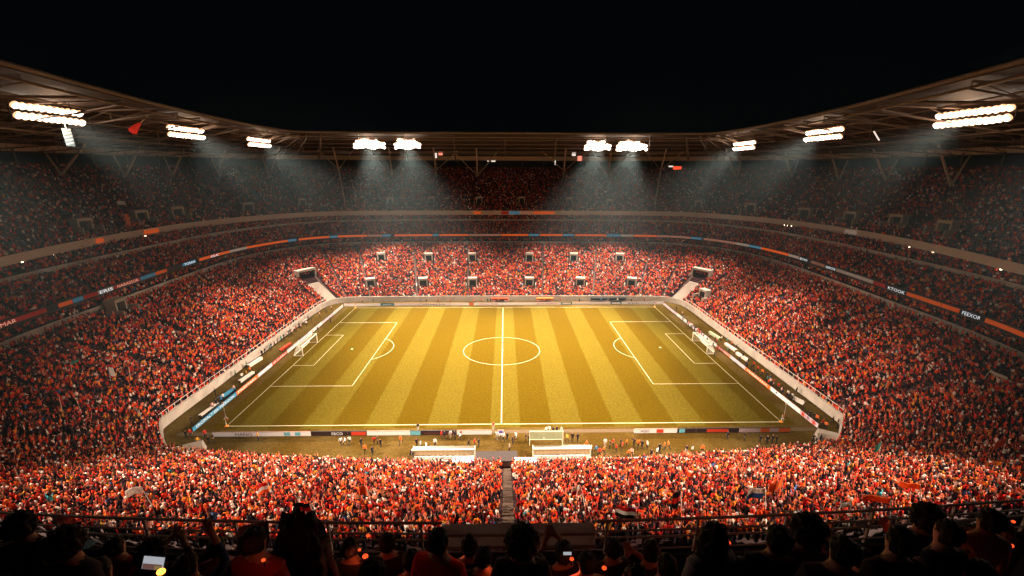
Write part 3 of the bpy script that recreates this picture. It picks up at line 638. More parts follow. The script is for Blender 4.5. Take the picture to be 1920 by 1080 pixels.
nx = [(-53, -42.8, WB, [('PIANO', .55, .3)], M_kt, 'leftmost white board along the near touchline', []), (-42.8, -35.4, WB, None, None, 'white board with turquoise patches on the near touchline', [(.35, .5, .15, .9, CB), (.62, .75, .15, .9, CB)]), (-35.4, -28.8, KB, [('EBCO', .72, .3)], M_wt, 'dark board lettered EBCO on the near touchline', []),
      (-28.8, -25.3, KB, None, None, 'dark board with red print beside the lettered one', [(.2, .95, .1, .9, RB)]), (-25.3, -17.5, WB, None, None, 'plain white board left of the turquoise block', []), (-17.5, -15.6, CB, None, None, 'small turquoise block on the near touchline', []), (-15.6, -9, KB, None, None, 'long black board near the left team shelter', [(.1, .9, .3, .5, mat('dim_red_print', (.12, .03, .03)))]), (-9, -2.6, WB, None, None, 'white board left of the halfway line at the near touchline', [(.1, .14, .1, .9, RB)]),
      (-1.6, -.4, WB, None, None, 'tiny white board with a violet mark by the halfway line', [(.2, .8, .1, .9, VB)]), (23.5, 31.5, WB, [('WORO', .25, .2)], M_kt, 'white board with red print right of the bench crowd', [(.52, .68, .1, .9, RB)]), (31.5, 35, KB, None, None, 'black and turquoise board on the near touchline', [(.1, .4, .1, .9, CB)]), (35, 43, KB, None, None, 'dark board with red print near the right', [(.25, .75, .15, .85, RB)]), (43, 47, PB, None, None, 'lilac board near the right end of the near touchline', []), (47, 52.6, OB, None, None, 'pinkish orange board at the right end of the near touchline', [(.3, .6, .1, .9, PB)])]
for x0, x1, m, tx, tm, lab, pt in nx: board('advertising_board', (x0, -37.2), (x1, -37.2), .9, m, lab, grp, tx, tm, .6, .7, patches=pt)

# ------------------------------------------------------------------ goals
def goal(x, sg, label):
    e = empty('football_goal', (x, 0, 0), 0 if sg < 0 else math.pi); tag(e, label, 'goal', 'goals on the pitch')
    W2, H, D = 4.2, 2.7, 2.4
    f = MB(); f.tube([(0, -W2, 0), (0, -W2, H)], .1, 8); f.tube([(0, W2, 0), (0, W2, H)], .1, 8); f.tube([(0, -W2-.06, H), (0, W2+.06, H)], .1, 8); f.build('posts', M_line, e)
    b = MB()
    for y in (-W2, W2): b.tube([(0, y, H), (-1.2, y, H)], .06, 6); b.tube([(-1.2, y, H), (-D, y, .05)], .06, 6); b.tube([(-D, y, .05), (0, y, .05)], .06, 6)
    b.tube([(-D, -W2, .05), (-D, W2, .05)], .06, 6); b.tube([(-1.2, -W2, H), (-1.2, W2, H)], .05, 6); b.build('rear_frame', M_line, e)
    nt = MB(); r = .014
    for y in np.linspace(-W2, W2, 24): nt.tube([(0, y, H), (-1.2, y, H-.03), (-D, y, .06)], r, 3)
    for k in range(12):
        f_ = k/11; px, pz = (-1.2-(D-1.2)*f_, H-.03-(H-.09)*f_); nt.tube([(px, -W2, pz), (px, W2, pz)], r, 3)
        for y in (-W2, W2): nt.tube([(0, y, pz), (px, y, pz)], r, 3)
    for y in (-W2, W2):
        for x_ in np.linspace(-.3, -2.4, 7): nt.tube([(x_, y, 0), (x_, y, H if x_ > -1.2 else H*(1-(abs(x_)-1.2)/(D-1.2)))], r, 3)
    nt.build('net', M_net, e)
goal(XL, -1, 'white goal with net on the left goal line'); goal(XR, 1, 'white goal with net on the right goal line')
# corner flags
for (x, y, lab) in ((XL, YN, 'near left'), (XR, YN, 'near right'), (XL, YF, 'far left'), (XR, YF, 'far right')):
    e = empty('corner_flag', (x, y, 0)); tag(e, f'orange corner flag at the {lab} corner of the pitch', 'corner flag', 'corner flags')
    m = MB(); m.tube([(0, 0, 0), (0, 0, 1.6)], .035, 6); m.build('pole', M_line, e)
    m = MB(); m.box((-.3, -.3, .01), (.3, .3, .16), taper=.08); m.build('base', mat('orange_plastic', (.9, .25, .02), .5), e)
    m = MB(); m.add([(.03, 0, 1.55), (.5, .05, 1.5), (.48, -.04, 1.2), (.03, 0, 1.22), (.03, .02, 1.55), (.5, .07, 1.5), (.48, -.02, 1.2), (.03, .02, 1.22)], [(0, 1, 2, 3), (7, 6, 5, 4), (0, 4, 5, 1), (1, 5, 6, 2), (2, 6, 7, 3), (3, 7, 4, 0)]); m.build('cloth', mat('orange_cloth', (.85, .16, .03), .8), e)

# ------------------------------------------------------------------ team shelters, frames and boxes by the near touchline
def shelter(x0, x1, y, label):
    e = empty('team_shelter', ((x0+x1)/2, y, 0)); tag(e, label, 'shelter', 'team shelters'); L = x1-x0
    f = MB()
    for x in (-L/2, L/2-.2): f.box((x, -.2, 0), (x+.2, 0, 1.75)); f.tube([(x+.1, 0, 1.8), (x+.1, 1.1, 1.6), (x+.1, 1.2, 0)], .05, 6)
    f.box((-L/2, -.24, 1.75), (L/2, 0.0, 1.9)); f.build('frame', M_line, e)
    f = MB(); f.box((-L/2+.2, -.16, .75), (L/2-.2, -.1, 1.75)); f.build('back_screen', M_glass, e)
    f = MB(); f.box((-L/2+.2, -.3, .0), (L/2-.2, -.17, .62)); f.build('white_base', WB, e)
    f = MB()
    for x in np.linspace(-L/2+.5, L/2-.5, 15): f.box((x-.02, -.175, .82), (x+.02, -.161, 1.75))
    f.build('mullions', mat('mullion_metal', (.35, .24, .12), .5), e)
    f = MB(); f.add([(-L/2+.25, .01, 1.74), (L/2-.25, .01, 1.74), (L/2-.25, 1.1, 1.6), (-L/2+.25, 1.1, 1.6), (-L/2+.25, .01, 1.71), (L/2-.25, .01, 1.71), (L/2-.25, 1.1, 1.57), (-L/2+.25, 1.1, 1.57)], [(0, 1, 2, 3), (7, 6, 5, 4), (0, 4, 5, 1), (1, 5, 6, 2), (2, 6, 7, 3), (3, 7, 4, 0)]); f.build('canopy', mat('smoked_canopy', (.08, .06, .03), .4), e)
    f = MB()
    for x in np.linspace(-L/2+.8, L/2-.8, 10): f.box((x-.23, .35, .25), (x+.23, .8, .42)); f.box((x-.23, .25, .42), (x+.23, .34, .95))
    f.build('bench_seats', M_black, e)
shelter(-15.7, -5.2, -43.5, 'white framed team shelter left of the tunnel'); shelter(4.4, 14.2, -43.5, 'white framed team shelter right of the tunnel')
# portable frame with a banner
e = empty('display_stand', (7.0, -40.4, 0)); tag(e, 'white frame on two posts with a patchy banner, behind the right shelter', 'banner frame')
f = MB()
for x in (-2.9, 2.9): f.tube([(x, 0, 0), (x, 0, 2.9)], .06, 6); f.tube([(x, 0, 2.9), (x, 1.2, 0)], .03, 6)
f.tube([(-2.9, 0, 2.9), (2.9, 0, 2.9)], .05, 6); f.tube([(-2.9, 0, 1.2), (2.9, 0, 1.2)], .05, 6); f.build('frame', M_line, e)
f = MB(); f.box((-2.8, -.03, 1.3), (2.8, .03, 2.8)); f.build('banner', GB, e)
f = MB()
for k in range(1): x = random.uniform(-2.6, 2.2); z = random.choice((1.4, 1.9, 2.35)); f.box((x, -.045, z), (x+random.uniform(.2, .5), -.031, z+.35))
f.build('stuck_papers', WB, e)
# tunnel and its two white boxes
e = empty('players_tunnel', (-1.6, -46.6, 0)); tag(e, 'low dark tunnel mouth at the top of the near centre stair', 'tunnel')
f = MB(); f.box((-3.4, -.6, 2.15), (3.4, 1.8, 2.4)); f.build('canopy', mat('tunnel_canopy', (.03, .02, .018)), e)
f = MB(); f.box((-3.2, .9, 0), (3.2, 1.0, 2.15)); f.box((-3.3, -.4, 0), (-3.2, 1.7, 2.15)); f.box((3.2, -.4, 0), (3.3, 1.7, 2.15)); f.build('walls', M_dark, e)
for x0, x1, yy, z0_, lab in ((-8.3, -5.2, -48.0, .9, 'white hollow box left of the centre stair'), (1.4, 4.6, -48.3, 1.0, 'white box right of the centre stair')):
    f = MB(); f.box((x0, yy, z0_), (x1, yy+1.1, z0_+1.9)); f.box((x0-.1, yy-.1, z0_+1.9), (x1+.1, yy+1.2, z0_+2.0)); f.box((x0+.4, yy-.03, z0_+.35), (x1-.4, yy-.01, z0_+1.5), 1)
    tag(f.build('camera_booth', [WB, mat('booth_shade', (.35, .25, .2))]), lab, 'booth')
# corner boxes
for (x, y, rz, lab) in ((-53.2, -41.6, .5, 'white open box at the near left corner of the trackside'), (57.4, -39.8, -.5, 'pale box at the near right corner of the trackside')):
    e = empty('corner_booth', (x, y, 0), rz); tag(e, lab, 'booth')
    f = MB(); f.box((-1.7, -.9, 0), (1.7, .9, 1.7), taper=.25); f.build('shell', M_conc, e)
    f = MB(); f.box((-1.3, -1.0, .0), (1.0, -.82, 1.1)); f.build('opening', mat('booth_shade', (.35, .25, .2)), e)
# benches / press tables beside the side boards
prs = mat('bench_white', (.7, .6, .52), .6)
for i, (u, v, L, ang, m, lab) in enumerate(((392, 768, 4.4, 1.45, prs, 'lilac low press table'), (462, 706, 4.4, 1.45, prs, 'cream low press table'), (478, 678, 4.6, 1.45, prs, 'white press table'), (425, 738, 4.2, 1.45, BB, 'blue edged press table'), (535, 650, 4.5, 1.45, RB, 'red press table'),
        (1370, 650, 4.5, -1.45, prs, 'first white bench behind the right boards'), (1392, 668, 4.5, -1.45, prs, 'second white bench behind the right boards'), (1340, 628, 5, -1.45, GB, 'pale green bench behind the right goal'), (1498, 750, 2.2, -1.2, prs, 'small white cart near the right corner'))):
    p = gp(u, v, .5); e = empty('press_table', (p[0], p[1], 0), ang); tag(e, lab+' on the trackside', 'table')
    f = MB(); f.box((-L/2, -.35, .62), (L/2, .35, .7)); f.build('top', m, e)
    f = MB(); f.box((-L/2+.02, -.34, .02), (L/2-.02, -.30, .62)); f.build('front_panel', m, e)
    for x in (-L/2+.2, L/2-.2): f = MB(); f.box((x-.04, .2, 0), (x+.04, .28, .62)); f.build('leg', M_black, e)
# photographers' light stands by the near corners
for (u0, v0, h, lab) in ((428, 790, 3.4, 'thin pole with a white head beside the near left corner flag'), (1466, 793, 3.6, 'thin pole with a white head beside the near right corner flag')):
    p = gp(u0, v0, 0); e = empty('light_stand', (p[0]-(1.0 if u0 < 900 else -.8), p[1]+.9, 0)); tag(e, lab, 'light stand')
    f = MB(); f.tube([(0, 0, 0), (0, 0, h)], .025, 6)
    for a in (0, 2.1, 4.2): f.tube([(0, 0, .5), (.45*math.cos(a), .45*math.sin(a), 0)], .03, 4)
    f.build('pole', M_fascia, e); f = MB(); f.box((-.15, -.13, h-.1), (.15, .13, h+.2), taper=.04); f.build('lamp_head', M_fascia, e)

# ------------------------------------------------------------------ human figure (skin modifier baked once per pose)
def figure(pose, sub=1, fingers=False):
    J = {}; E_ = []
    def j(n, p, r, par=None):
        J[n] = (len(J), p, r); 
        if par: E_.append((J[par][0], J[n][0]))
    sit = pose.startswith('sit'); hz = .50 if sit else .94
    lean = .06 if sit else 0.0
    j('pelvis', (0, 0, hz), .135); j('waist', (0, lean*.3, hz+.17), .118, 'pelvis'); j('chest', (0, lean, hz+.36), .135, 'waist'); j('collar', (0, lean, hz+.50), .10, 'chest')
    j('neck', (0, lean+.01, hz+.575), .052, 'collar'); j('jaw', (0, lean+.03, hz+.65), .072, 'neck'); j('skull', (0, lean+.025, hz+.735), .088, 'jaw'); j('crown', (0, lean+.01, hz+.79), .062, 'skull')
    for sg, n in ((-1, 'l'), (1, 'r')):
        j('hip'+n, (sg*.09, 0, hz-.03), .10, 'pelvis')
        if sit:
            j('knee'+n, (sg*.13, .44, hz-.02), .062, 'hip'+n); j('ankle'+n, (sg*.13, .42, .09), .040, 'knee'+n); j('toe'+n, (sg*.14, .58, .035), .034, 'ankle'+n)
        else:
            w = {'walk': .26, 'stride': .4}.get(pose, .03)*sg
            j('knee'+n, (sg*.10, w*.55+.02, hz*.53), .064, 'hip'+n); j('ankle'+n, (sg*.105, w*1.0-(.04 if w < 0 else 0), .08), .041, 'knee'+n); j('toe'+n, (sg*.12, w+.15, .035), .035, 'ankle'+n)
        j('sho'+n, (sg*.175, lean, hz+.475), .068, 'collar')
        up = ('cheer' in pose) or ('up' in pose and sg > 0)
        if up: el, ha = (sg*.30, lean+.08, hz+.66), (sg*(.26 if 'cheer' in pose else .2), lean+.14, hz+.92)
        elif 'phone' in pose: el, ha = (sg*.27, lean+.14, hz+.33), (sg*.09, lean+.36, hz+.50)
        elif 'clap' in pose: el, ha = (sg*.27, lean+.08, hz+.24), (sg*.07, lean+.30, hz+.34)
        elif sit: el, ha = (sg*.25, lean+.0, hz+.20), (sg*.13, .26, hz+.10)
        elif pose == 'hips': el, ha = (sg*.34, -.06, hz+.24), (sg*.19, .02, hz+.10)
        else:
            w2 = -{'walk': .22, 'stride': .3}.get(pose, .02)*sg; el, ha = (sg*.25, w2*.4, hz+.20), (sg*.26, w2+.04, hz-.04)
        j('elb'+n, el, .044, 'sho'+n); j('wri'+n, ha, .030, 'elb'+n)
        d = (Vector(ha)-Vector(el)).normalized(); h = Vector(ha)+d*.07; j('palm'+n, tuple(h), .036, 'wri'+n)
        if fingers:
            side = Vector((d.y, -d.x, 0)) if abs(d.z) < .9 else Vector((1, 0, 0)); side.normalize()
            for k, (o_, ln) in enumerate(((-.030, .055), (-.010, .07), (.010, .066), (.029, .05))):
                b_ = h+d*.03+side*o_; j(f'fa{k}{n}', tuple(b_), .010, 'palm'+n); j(f'fb{k}{n}', tuple(b_+d*ln*.6+Vector((0, .012, 0))), .009, f'fa{k}{n}'); j(f'fc{k}{n}', tuple(b_+d*ln+Vector((0, .03, -.005))), .008, f'fb{k}{n}')
            b_ = h-side*.04*sg; j('ta'+n, tuple(b_), .011, 'palm'+n); j('tb'+n, tuple(b_+d*.04-side*.02*sg), .009, 'ta'+n)
        else:
            h2 = h+d*.075; j('fin'+n, tuple(h2), .022, 'palm'+n)
            j('thu'+n, tuple(h+Vector((-sg*.035, .02, .02))), .012, 'palm'+n)
    me = bpy.data.meshes.new('f'); me.from_pydata([v[1] for v in J.values()], E_, []); o = bpy.data.objects.new('f', me); C.objects.link(o)
    sk = o.modifiers.new('s', 'SKIN'); sk.use_smooth_shade = True
    if sub: ss = o.modifiers.new('b', 'SUBSURF'); ss.levels = sub; ss.render_levels = sub
    for i, v in enumerate(J.values()):
        r = v[2]; nm = list(J)[i]
        rx, ry = (r*1.3, r*.92) if nm in ('chest', 'waist', 'pelvis', 'collar') else (r, r)
        me.skin_vertices[0].data[i].radius = (rx, ry)
    me.skin_vertices[0].data[0].use_root = True
    dg = bpy.context.evaluated_depsgraph_get(); out = bpy.data.meshes.new_from_object(o.evaluated_get(dg)); bpy.data.objects.remove(o)
    for m in (M_shirt, M_trous, M_skin, M_hair): out.materials.append(m)
    zs = J['jaw'][1][2]
    wr = [Vector(J['wril'][1]), Vector(J['wrir'][1])]; pl = [Vector(J['palml'][1]), Vector(J['palmr'][1])]
    for f in out.polygons:
        c = f.center; mi = 0
        if min((c-p).length for p in wr+pl) < .10: mi = 2
        elif c.z > hz+.56 and abs(c.x) < .14: mi = 3 if (c.z > zs+.11 or (c.y < lean+.02 and c.z > zs-.02)) else 2
        elif (sit and c.y > .16 and c.z < hz+.1) or c.z < hz-.0: mi = 3 if c.z < .06 else 1
        f.material_index = mi
    out.materials[3] = M_hair
    return out
FIG = {p: figure(p, 1) for p in ('stand', 'walk', 'stride', 'hips', 'clap', 'cheer', 'up')}
CLR = {'dark': (.015, .015, .022), 'white': (.8, .74, .68), 'orange': (.8, .17, .03), 'red': (.55, .03, .02), 'green': (.05, .3, .22), 'yellow': (.85, .42, .05), 'blue': (.05, .2, .4), 'pink': (.7, .4, .33), 'black': (.01, .01, .012), 'grey': (.1, .1, .12)}
def person(pose, x, y, z, rz, col, legs, label, group, sc=1.0, name='person'):
    o = bpy.data.objects.new(name, FIG[pose]); C.objects.link(o); o.location = (x, y, z); o.rotation_euler = (0, 0, rz); o.scale = (sc, sc, sc)
    c = CLR[col]; o.color = (*c, legs); return tag(o, label, 'person', group)
# people on the trackside: (pixel of the feet, shirt, light legs?)
NEAR = [(372, 835, 'yellow', 0), (378, 838, 'dark', 0), (386, 822, 'red', 0), (393, 832, 'dark', 0), (402, 830, 'dark', 0), (358, 820, 'red', 0), (350, 822, 'dark', 0), (485, 826, 'yellow', 0), (640, 836, 'white', 0), (648, 835, 'white', 0), (656, 833, 'white', 0), (678, 838, 'dark', 0), (685, 850, 'orange', 0), (699, 853, 'dark', 0), (702, 834, 'red', 0), (708, 833, 'dark', 0), (714, 838, 'dark', 0), (752, 833, 'orange', 0), (771, 859, 'dark', 0), (775, 862, 'dark', 0), (782, 838, 'dark', 0), (789, 841, 'white', 0), (800, 845, 'white', 1), (784, 808, 'dark', 1), (816, 838, 'white', 0),
        (828, 823, 'red', 0), (834, 823, 'dark', 0), (845, 822, 'white', 1), (853, 824, 'dark', 0), (863, 826, 'white', 0), (879, 839, 'dark', 0), (890, 838, 'red', 0), (898, 838, 'dark', 0), (925, 806, 'red', 1), (932, 824, 'white', 1), (938, 826, 'white', 0), (944, 827, 'white', 0), (951, 826, 'dark', 0), (955, 846, 'pink', 0), (961, 833, 'dark', 0), (967, 826, 'white', 0), (986, 828, 'dark', 0), (992, 830, 'dark', 0), (1024, 814, 'white', 0), (1030, 813, 'white', 0), (1037, 814, 'dark', 0), (1044, 813, 'dark', 0), (1052, 814, 'white', 0), (1063, 829, 'yellow', 0), (1073, 828, 'dark', 0), (1083, 828, 'dark', 0),
        (1099, 841, 'orange', 0), (1107, 849, 'white', 0), (1108, 856, 'dark', 0), (1117, 851, 'blue', 0), (1124, 856, 'red', 0), (1131, 852, 'orange', 0), (1134, 838, 'white', 1), (1143, 842, 'dark', 0), (1149, 838, 'red', 0), (1155, 848, 'red', 0), (1163, 838, 'dark', 0), (1166, 845, 'red', 0), (1174, 838, 'orange', 0), (1178, 858, 'orange', 0), (1184, 856, 'pink', 0), (1188, 838, 'dark', 0), (1196, 840, 'orange', 0), (1203, 842, 'dark', 0), (1213, 842, 'white', 0), (1220, 858, 'dark', 0), (1231, 856, 'white', 0), (1236, 848, 'dark', 0), (1245, 843, 'orange', 0), (1252, 843, 'orange', 0), (1286, 850, 'dark', 1), (1297, 851, 'white', 0), (1316, 850, 'orange', 0), (1363, 824, 'dark', 0), (1395, 826, 'dark', 0), (1424, 831, 'dark', 0), (1437, 833, 'dark', 0), (1447, 831, 'dark', 0), (1455, 832, 'dark', 0), (1523, 830, 'dark', 0), (1530, 830, 'white', 0), (1537, 830, 'dark', 0), (1545, 822, 'yellow', 0)]
for i, (u, v, c, lg) in enumerate(sorted(NEAR)):
    p = gp(u, v); out = v < 812
    person(random.choice(['stand', 'walk', 'stand', 'hips', 'stride']), p[0], p[1], 0, random.uniform(-3, 3), c, .8 if lg else .05*random.random(), f'{ORD[i] if i < 60 else "number-late"} person', 'people beside the near touchline', random.uniform(.98, 1.12))['label'] = \
        f'person in {c if c != "dark" else "dark clothing"}{"" if c in ("dark",) else " top"}, {ORD[i] if i < 60 else ORD[max(0, 88-i)]} from the {"left" if i < 60 else "right"} beside the near touchline'
SIDE_L = [(405, 768, 'pink'), (412, 762, 'dark'), (420, 757, 'dark'), (427, 752, 'white'), (405, 742, 'black'), (437, 706, 'green'), (461, 690, 'green'), (440, 735, 'pink'), (455, 712, 'white'), (463, 706, 'yellow'), (470, 700, 'orange'), (482, 668, 'dark'), (488, 664, 'dark'), (497, 655, 'black'), (505, 657, 'green'), (513, 650, 'dark'), (521, 646, 'dark'), (528, 640, 'green'), (533, 637, 'black'), (540, 632, 'white'), (548, 628, 'pink'), (556, 622, 'red'), (565, 617, 'pink'), (575, 611, 'white'), (585, 605, 'dark'), (597, 623, 'dark'), (620, 605, 'dark'), (360, 795, 'black'), (600, 594, 'pink'), (612, 588, 'dark'), (622, 582, 'pink')]
SIDE_R = [(1345, 660, 'red'), (1336, 652, 'dark'), (1325, 643, 'dark'), (1318, 637, 'dark'), (1310, 629, 'red'), (1302, 622, 'dark'), (1296, 616, 'white'), (1288, 609, 'dark'), (1280, 602, 'blue'), (1270, 592, 'pink'), (1263, 583, 'dark'), (1352, 640, 'white'), (1362, 645, 'green'), (1371, 650, 'orange'), (1380, 657, 'dark'), (1392, 672, 'black'), (1402, 682, 'dark'), (1412, 690, 'red'), (1420, 697, 'red'), (1428, 704, 'orange'), (1436, 711, 'dark'), (1442, 716, 'blue'), (1450, 722, 'red'), (1458, 730, 'red'), (1465, 737, 'dark'), (1476, 745, 'white'), (1484, 750, 'white'), (1497, 738, 'dark'), (1505, 765, 'white'), (1516, 785, 'dark'), (1524, 788, 'dark'), (1530, 792, 'orange'), (1541, 800, 'red'), (1547, 805, 'orange'), (1376, 680, 'dark'), (1339, 670, 'dark'), (1560, 795, 'dark'), (1569, 800, 'black'), (1408, 702, 'dark'), (1418, 712, 'dark')]
SIDE_R += [(1290+random.random()*195, 0, random.choice(['dark', 'dark', 'black', 'red', 'dark', 'pink', 'green'])) for _ in range(26)]
SIDE_L += [(500+random.random()*100, 0, random.choice(['dark', 'black', 'white', 'green'])) for _ in range(10)]
for nm, Ls in (('left', SIDE_L), ('right', SIDE_R)):
    Ls = [(u, v or ((u-1290)*.735+612+random.uniform(-4, 4) if nm == 'right' else 655-(u-500)*.72+random.uniform(-4, 4)), c) for u, v, c in Ls]
    Ls = sorted(Ls, key=lambda a: -a[1])
    for i, (u, v, c) in enumerate(Ls):
        p = gp(u, v); x = p[0]
        if abs(x) > 63.2: x = math.copysign(63.0, x)
        if abs(abs(x)-57.9) < .6: x = math.copysign(58.9, x)
        person(random.choice(['stand', 'walk', 'hips', 'clap']), x, p[1], 0, math.atan2(-x, 0)+random.uniform(-1, 1), c, .04*random.random(),
               f'person in {c if c != "dark" else "dark clothing"}{"" if c == "dark" else " top"}, {ORD[i]} from the near end behind the {nm} goal line', f'people behind the {nm} goal line', random.uniform(.97, 1.1))
FARP = [(-20, 'red'), (-24.5, 'red'), (-28.6, 'dark'), (-31, 'blue'), (-11.5, 'orange'), (-8.6, 'orange'), (-6.5, 'dark'), (-5.4, 'dark'), (-2.5, 'yellow'), (-.6, 'dark'), (1.2, 'pink'), (14, 'orange'), (20, 'red'), (27, 'dark'), (35, 'blue'), (41, 'white'), (-48, 'dark'), (-52, 'orange'), (46, 'dark'), (51, 'red')]
for i, (x, c) in enumerate(sorted(FARP)):
    person(random.choice(['stand', 'walk', 'hips']), x, 38.4+random.random()*1.2, 0, math.pi+random.uniform(-1, 1), c, .04*random.random(), f'person in {c if c != "dark" else "dark clothing"}{"" if c == "dark" else " top"}, {ORD[i]} from the left behind the far boards', 'people behind the far boards')
# far dugouts
for i, (x, m, lab) in enumerate(((-2.0, RB, 'red roofed bench shelter left of the far halfway line'), (14.5, OB, 'orange roofed bench shelter beyond the far touchline'), (34.5, M_black, 'black roofed bench shelter on the right of the far touchline'), (41.5, M_black, 'second black roofed bench shelter far right'))):
    e = empty('bench_shelter', (x, 40.0, 0)); tag(e, lab, 'shelter'); f = MB(); f.box((-3, -.7, 1.45), (3, .7, 1.6)); f.box((-3, .6, 0), (3, .7, 1.45)); f.build('shell', m, e)
    f = MB(); f.box((-2.8, 0, .3), (2.8, .45, .45)); f.build('bench', M_white, e)

# ------------------------------------------------------------------ the crowd
PAL = np.array([(.94, .085, .015), (.74, .030, .012), (.95, .22, .02), (.48, .014, .010), (.92, .70, .58), (.88, .26, .17), (.84, .14, .08), (.015, .012, .018), (.03, .015, .03), (.16, .015, .02), (.9, .38, .04), (.04, .12, .3), (.05, .35, .4), (.30, .09, .10)])
PW_ = np.array([20, 16, 8, 14, 8.5, 4, 5, 21, 15, 12, 2.5, 1.0, .5, 3.0]); PW_ = PW_/PW_.sum()
PWU = np.array([5, 5, 2, 9, 10, 4, 4, 26, 20, 9, 1, 2.0, .5, 5.0]); PWU = PWU/PWU.sum()  # upper tier mix: darker clothes stand in for the dim light there
def seat_positions(t, dens, space):
    A, B = TC[t]; sm = TIERS[t][3]; z0, z1, rows = TIERS[t][4], TIERS[t][5], TIERS[t][6]; out = []
    ai = {k: [(s, w) for (s, _, _, w) in v] for k, v in AISLES.items()}.get(t, [])
    for r in range(rows):
        v = (r+.45)/rows; q = A*(1-v)+B*v; L = np.r_[0, np.cumsum(np.linalg.norm(np.diff(q, axis=0), axis=1))]
        d = np.arange(rng.random()*space, L[-1], space); d = d+rng.normal(0, space*.13, len(d)); d = d[(d > 0) & (d < L[-1])]
        s = np.interp(d, L, np.arange(len(q)))/SUB-sm
        x = np.interp(d, L, q[:, 0]); y = np.interp(d, L, q[:, 1]); N = out_normal(q); nx_ = np.interp(d, L, N[:, 0]); ny_ = np.interp(d, L, N[:, 1])
        keep = rng.random(len(d)) < dens
        for (sa, w) in ai:
            da = np.interp((sa+sm)*SUB, np.arange(len(q)), L); keep &= abs(d-da) > w*.62
        if t == 'lower': keep &= ~((abs(x) < NEAR_STAIR_W/2+.3) & (y < -40))
        for (sa, v0, v1, w) in BLOCK[t]:
            if v0 <= v <= v1: da = np.interp((sa+sm)*SUB, np.arange(len(q)), L); keep &= abs(d-da) > w/2
        if t == 'lower' and .835 < v < .865: keep &= (y < -45)
        jr = rng.normal(0, .13, len(x)); x = x+nx_*jr; y = y+ny_*jr
        z = z0+(z1-z0)*r/rows
        out.append(np.stack([x, y, np.full(len(x), z), nx_, ny_, np.full(len(x), r), s], 1)[keep])
    return np.concatenate(out)
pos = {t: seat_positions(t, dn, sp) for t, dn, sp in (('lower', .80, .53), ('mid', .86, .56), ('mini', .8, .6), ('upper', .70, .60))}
ALLP = np.concatenate([pos[t] for t in pos])
pu, pv, pw = proj(ALLP[:, :3]+[0, 0, 1.2])
vis = (pw > 3) & (pu > -330) & (pu < 2250) & (pv < 1330) & (pv > 0)
ALLP = ALLP[vis]; pu = pu[vis]; pv = pv[vis]; pw = pw[vis]
# the nearest ones become persons of their own
cand = np.where((ALLP[:, 1] < -45) & (pv < 990) & (pv > 880) & (abs(pu-960) < 900))[0]
cand = cand[np.argsort(pw[cand])][:88]
ind = ALLP[cand]; mask = np.ones(len(ALLP), bool); mask[cand] = False; CR = ALLP[mask]
def tmpl(arms):
    """low polygon spectator facing +y: hips, chest, shoulders, head with face and hair, optional arms"""
    V = []; F = []; K = []       # K: 0 shirt 1 hair/cap 2 skin 3 trousers
    def ring(z, rx, ry, n=6, cy=0): b = len(V); V.extend([(rx*math.cos(2*math.pi*k/n+.52), cy+ry*math.sin(2*math.pi*k/n+.52), z) for k in range(n)]); return b
    def band(a, b, n, k): 
        for i in range(n): F.extend([(a+i, a+(i+1) % n, b+(i+1) % n), (a+i, b+(i+1) % n, b+i)]); K.extend([k, k])
    a = ring(.25, .15, .12, 5); b = ring(.92, .17, .12, 5); c = ring(1.30, .23, .13, 5); d = ring(1.46, .13, .09, 5)
    band(a, b, 5, 3); band(b, c, 5, 0); band(c, d, 5, 0)
    h = ring(1.50, .075, .085, 5, .02); m = ring(1.65, .112, .125, 5, .02); tp = len(V); V.append((0, .0, 1.81))
    for i in range(5):
        mid = (2*math.pi*(i+.5)/5+.52); face = math.sin(mid) > -.1
        F.extend([(h+i, h+(i+1) % 5, m+(i+1) % 5), (h+i, m+(i+1) % 5, m+i)]); K.extend([2 if face else 1]*2); F.append((m+i, m+(i+1) % 5, tp)); K.append(1)
    F.extend([(d, d+1, d+2), (d, d+2, d+3), (d, d+3, d+4)]); K.extend([0]*3)
    def limb(p, q, r1, r2, k):
        p = Vector(p); q = Vector(q); dd = (q-p).normalized(); e = dd.cross(Vector((0, 1, .3))).normalized(); g_ = e.cross(dd); base = len(V)
        for P_, R in ((p, r1), (q, r2)):
            for t_ in range(3): V.append(tuple(P_+e*R*math.cos(2.094*t_)+g_*R*math.sin(2.094*t_)))
        for i in range(3): F.extend([(base+i, base+(i+1) % 3, base+3+(i+1) % 3), (base+i, base+3+(i+1) % 3, base+3+i)]); K.extend([k, k])
        F.append((base+3, base+4, base+5)); K.append(k)
    for sg in (-1, 1):
        if arms == 0: limb((sg*.22, 0, 1.38), (sg*.26, .05, 1.02), .055, .045, 0); limb((sg*.26, .05, 1.02), (sg*.12, .28, 1.02), .042, .035, 2)
        if arms == 1: limb((sg*.2, 0, 1.38), (sg*.33, .08, 1.62), .06, .05, 0); limb((sg*.33, .08, 1.62), (sg*.27, .12, 1.92), .045, .04, 2)
        if arms == 2 and sg > 0: limb((sg*.2, 0, 1.38), (sg*.3, .12, 1.62), .06, .05, 0); limb((sg*.3, .12, 1.62), (sg*.2, .2, 1.95), .045, .04, 2)
    return np.array(V), np.array(F), np.array(K)
TM = [tmpl(k) for k in range(3)]
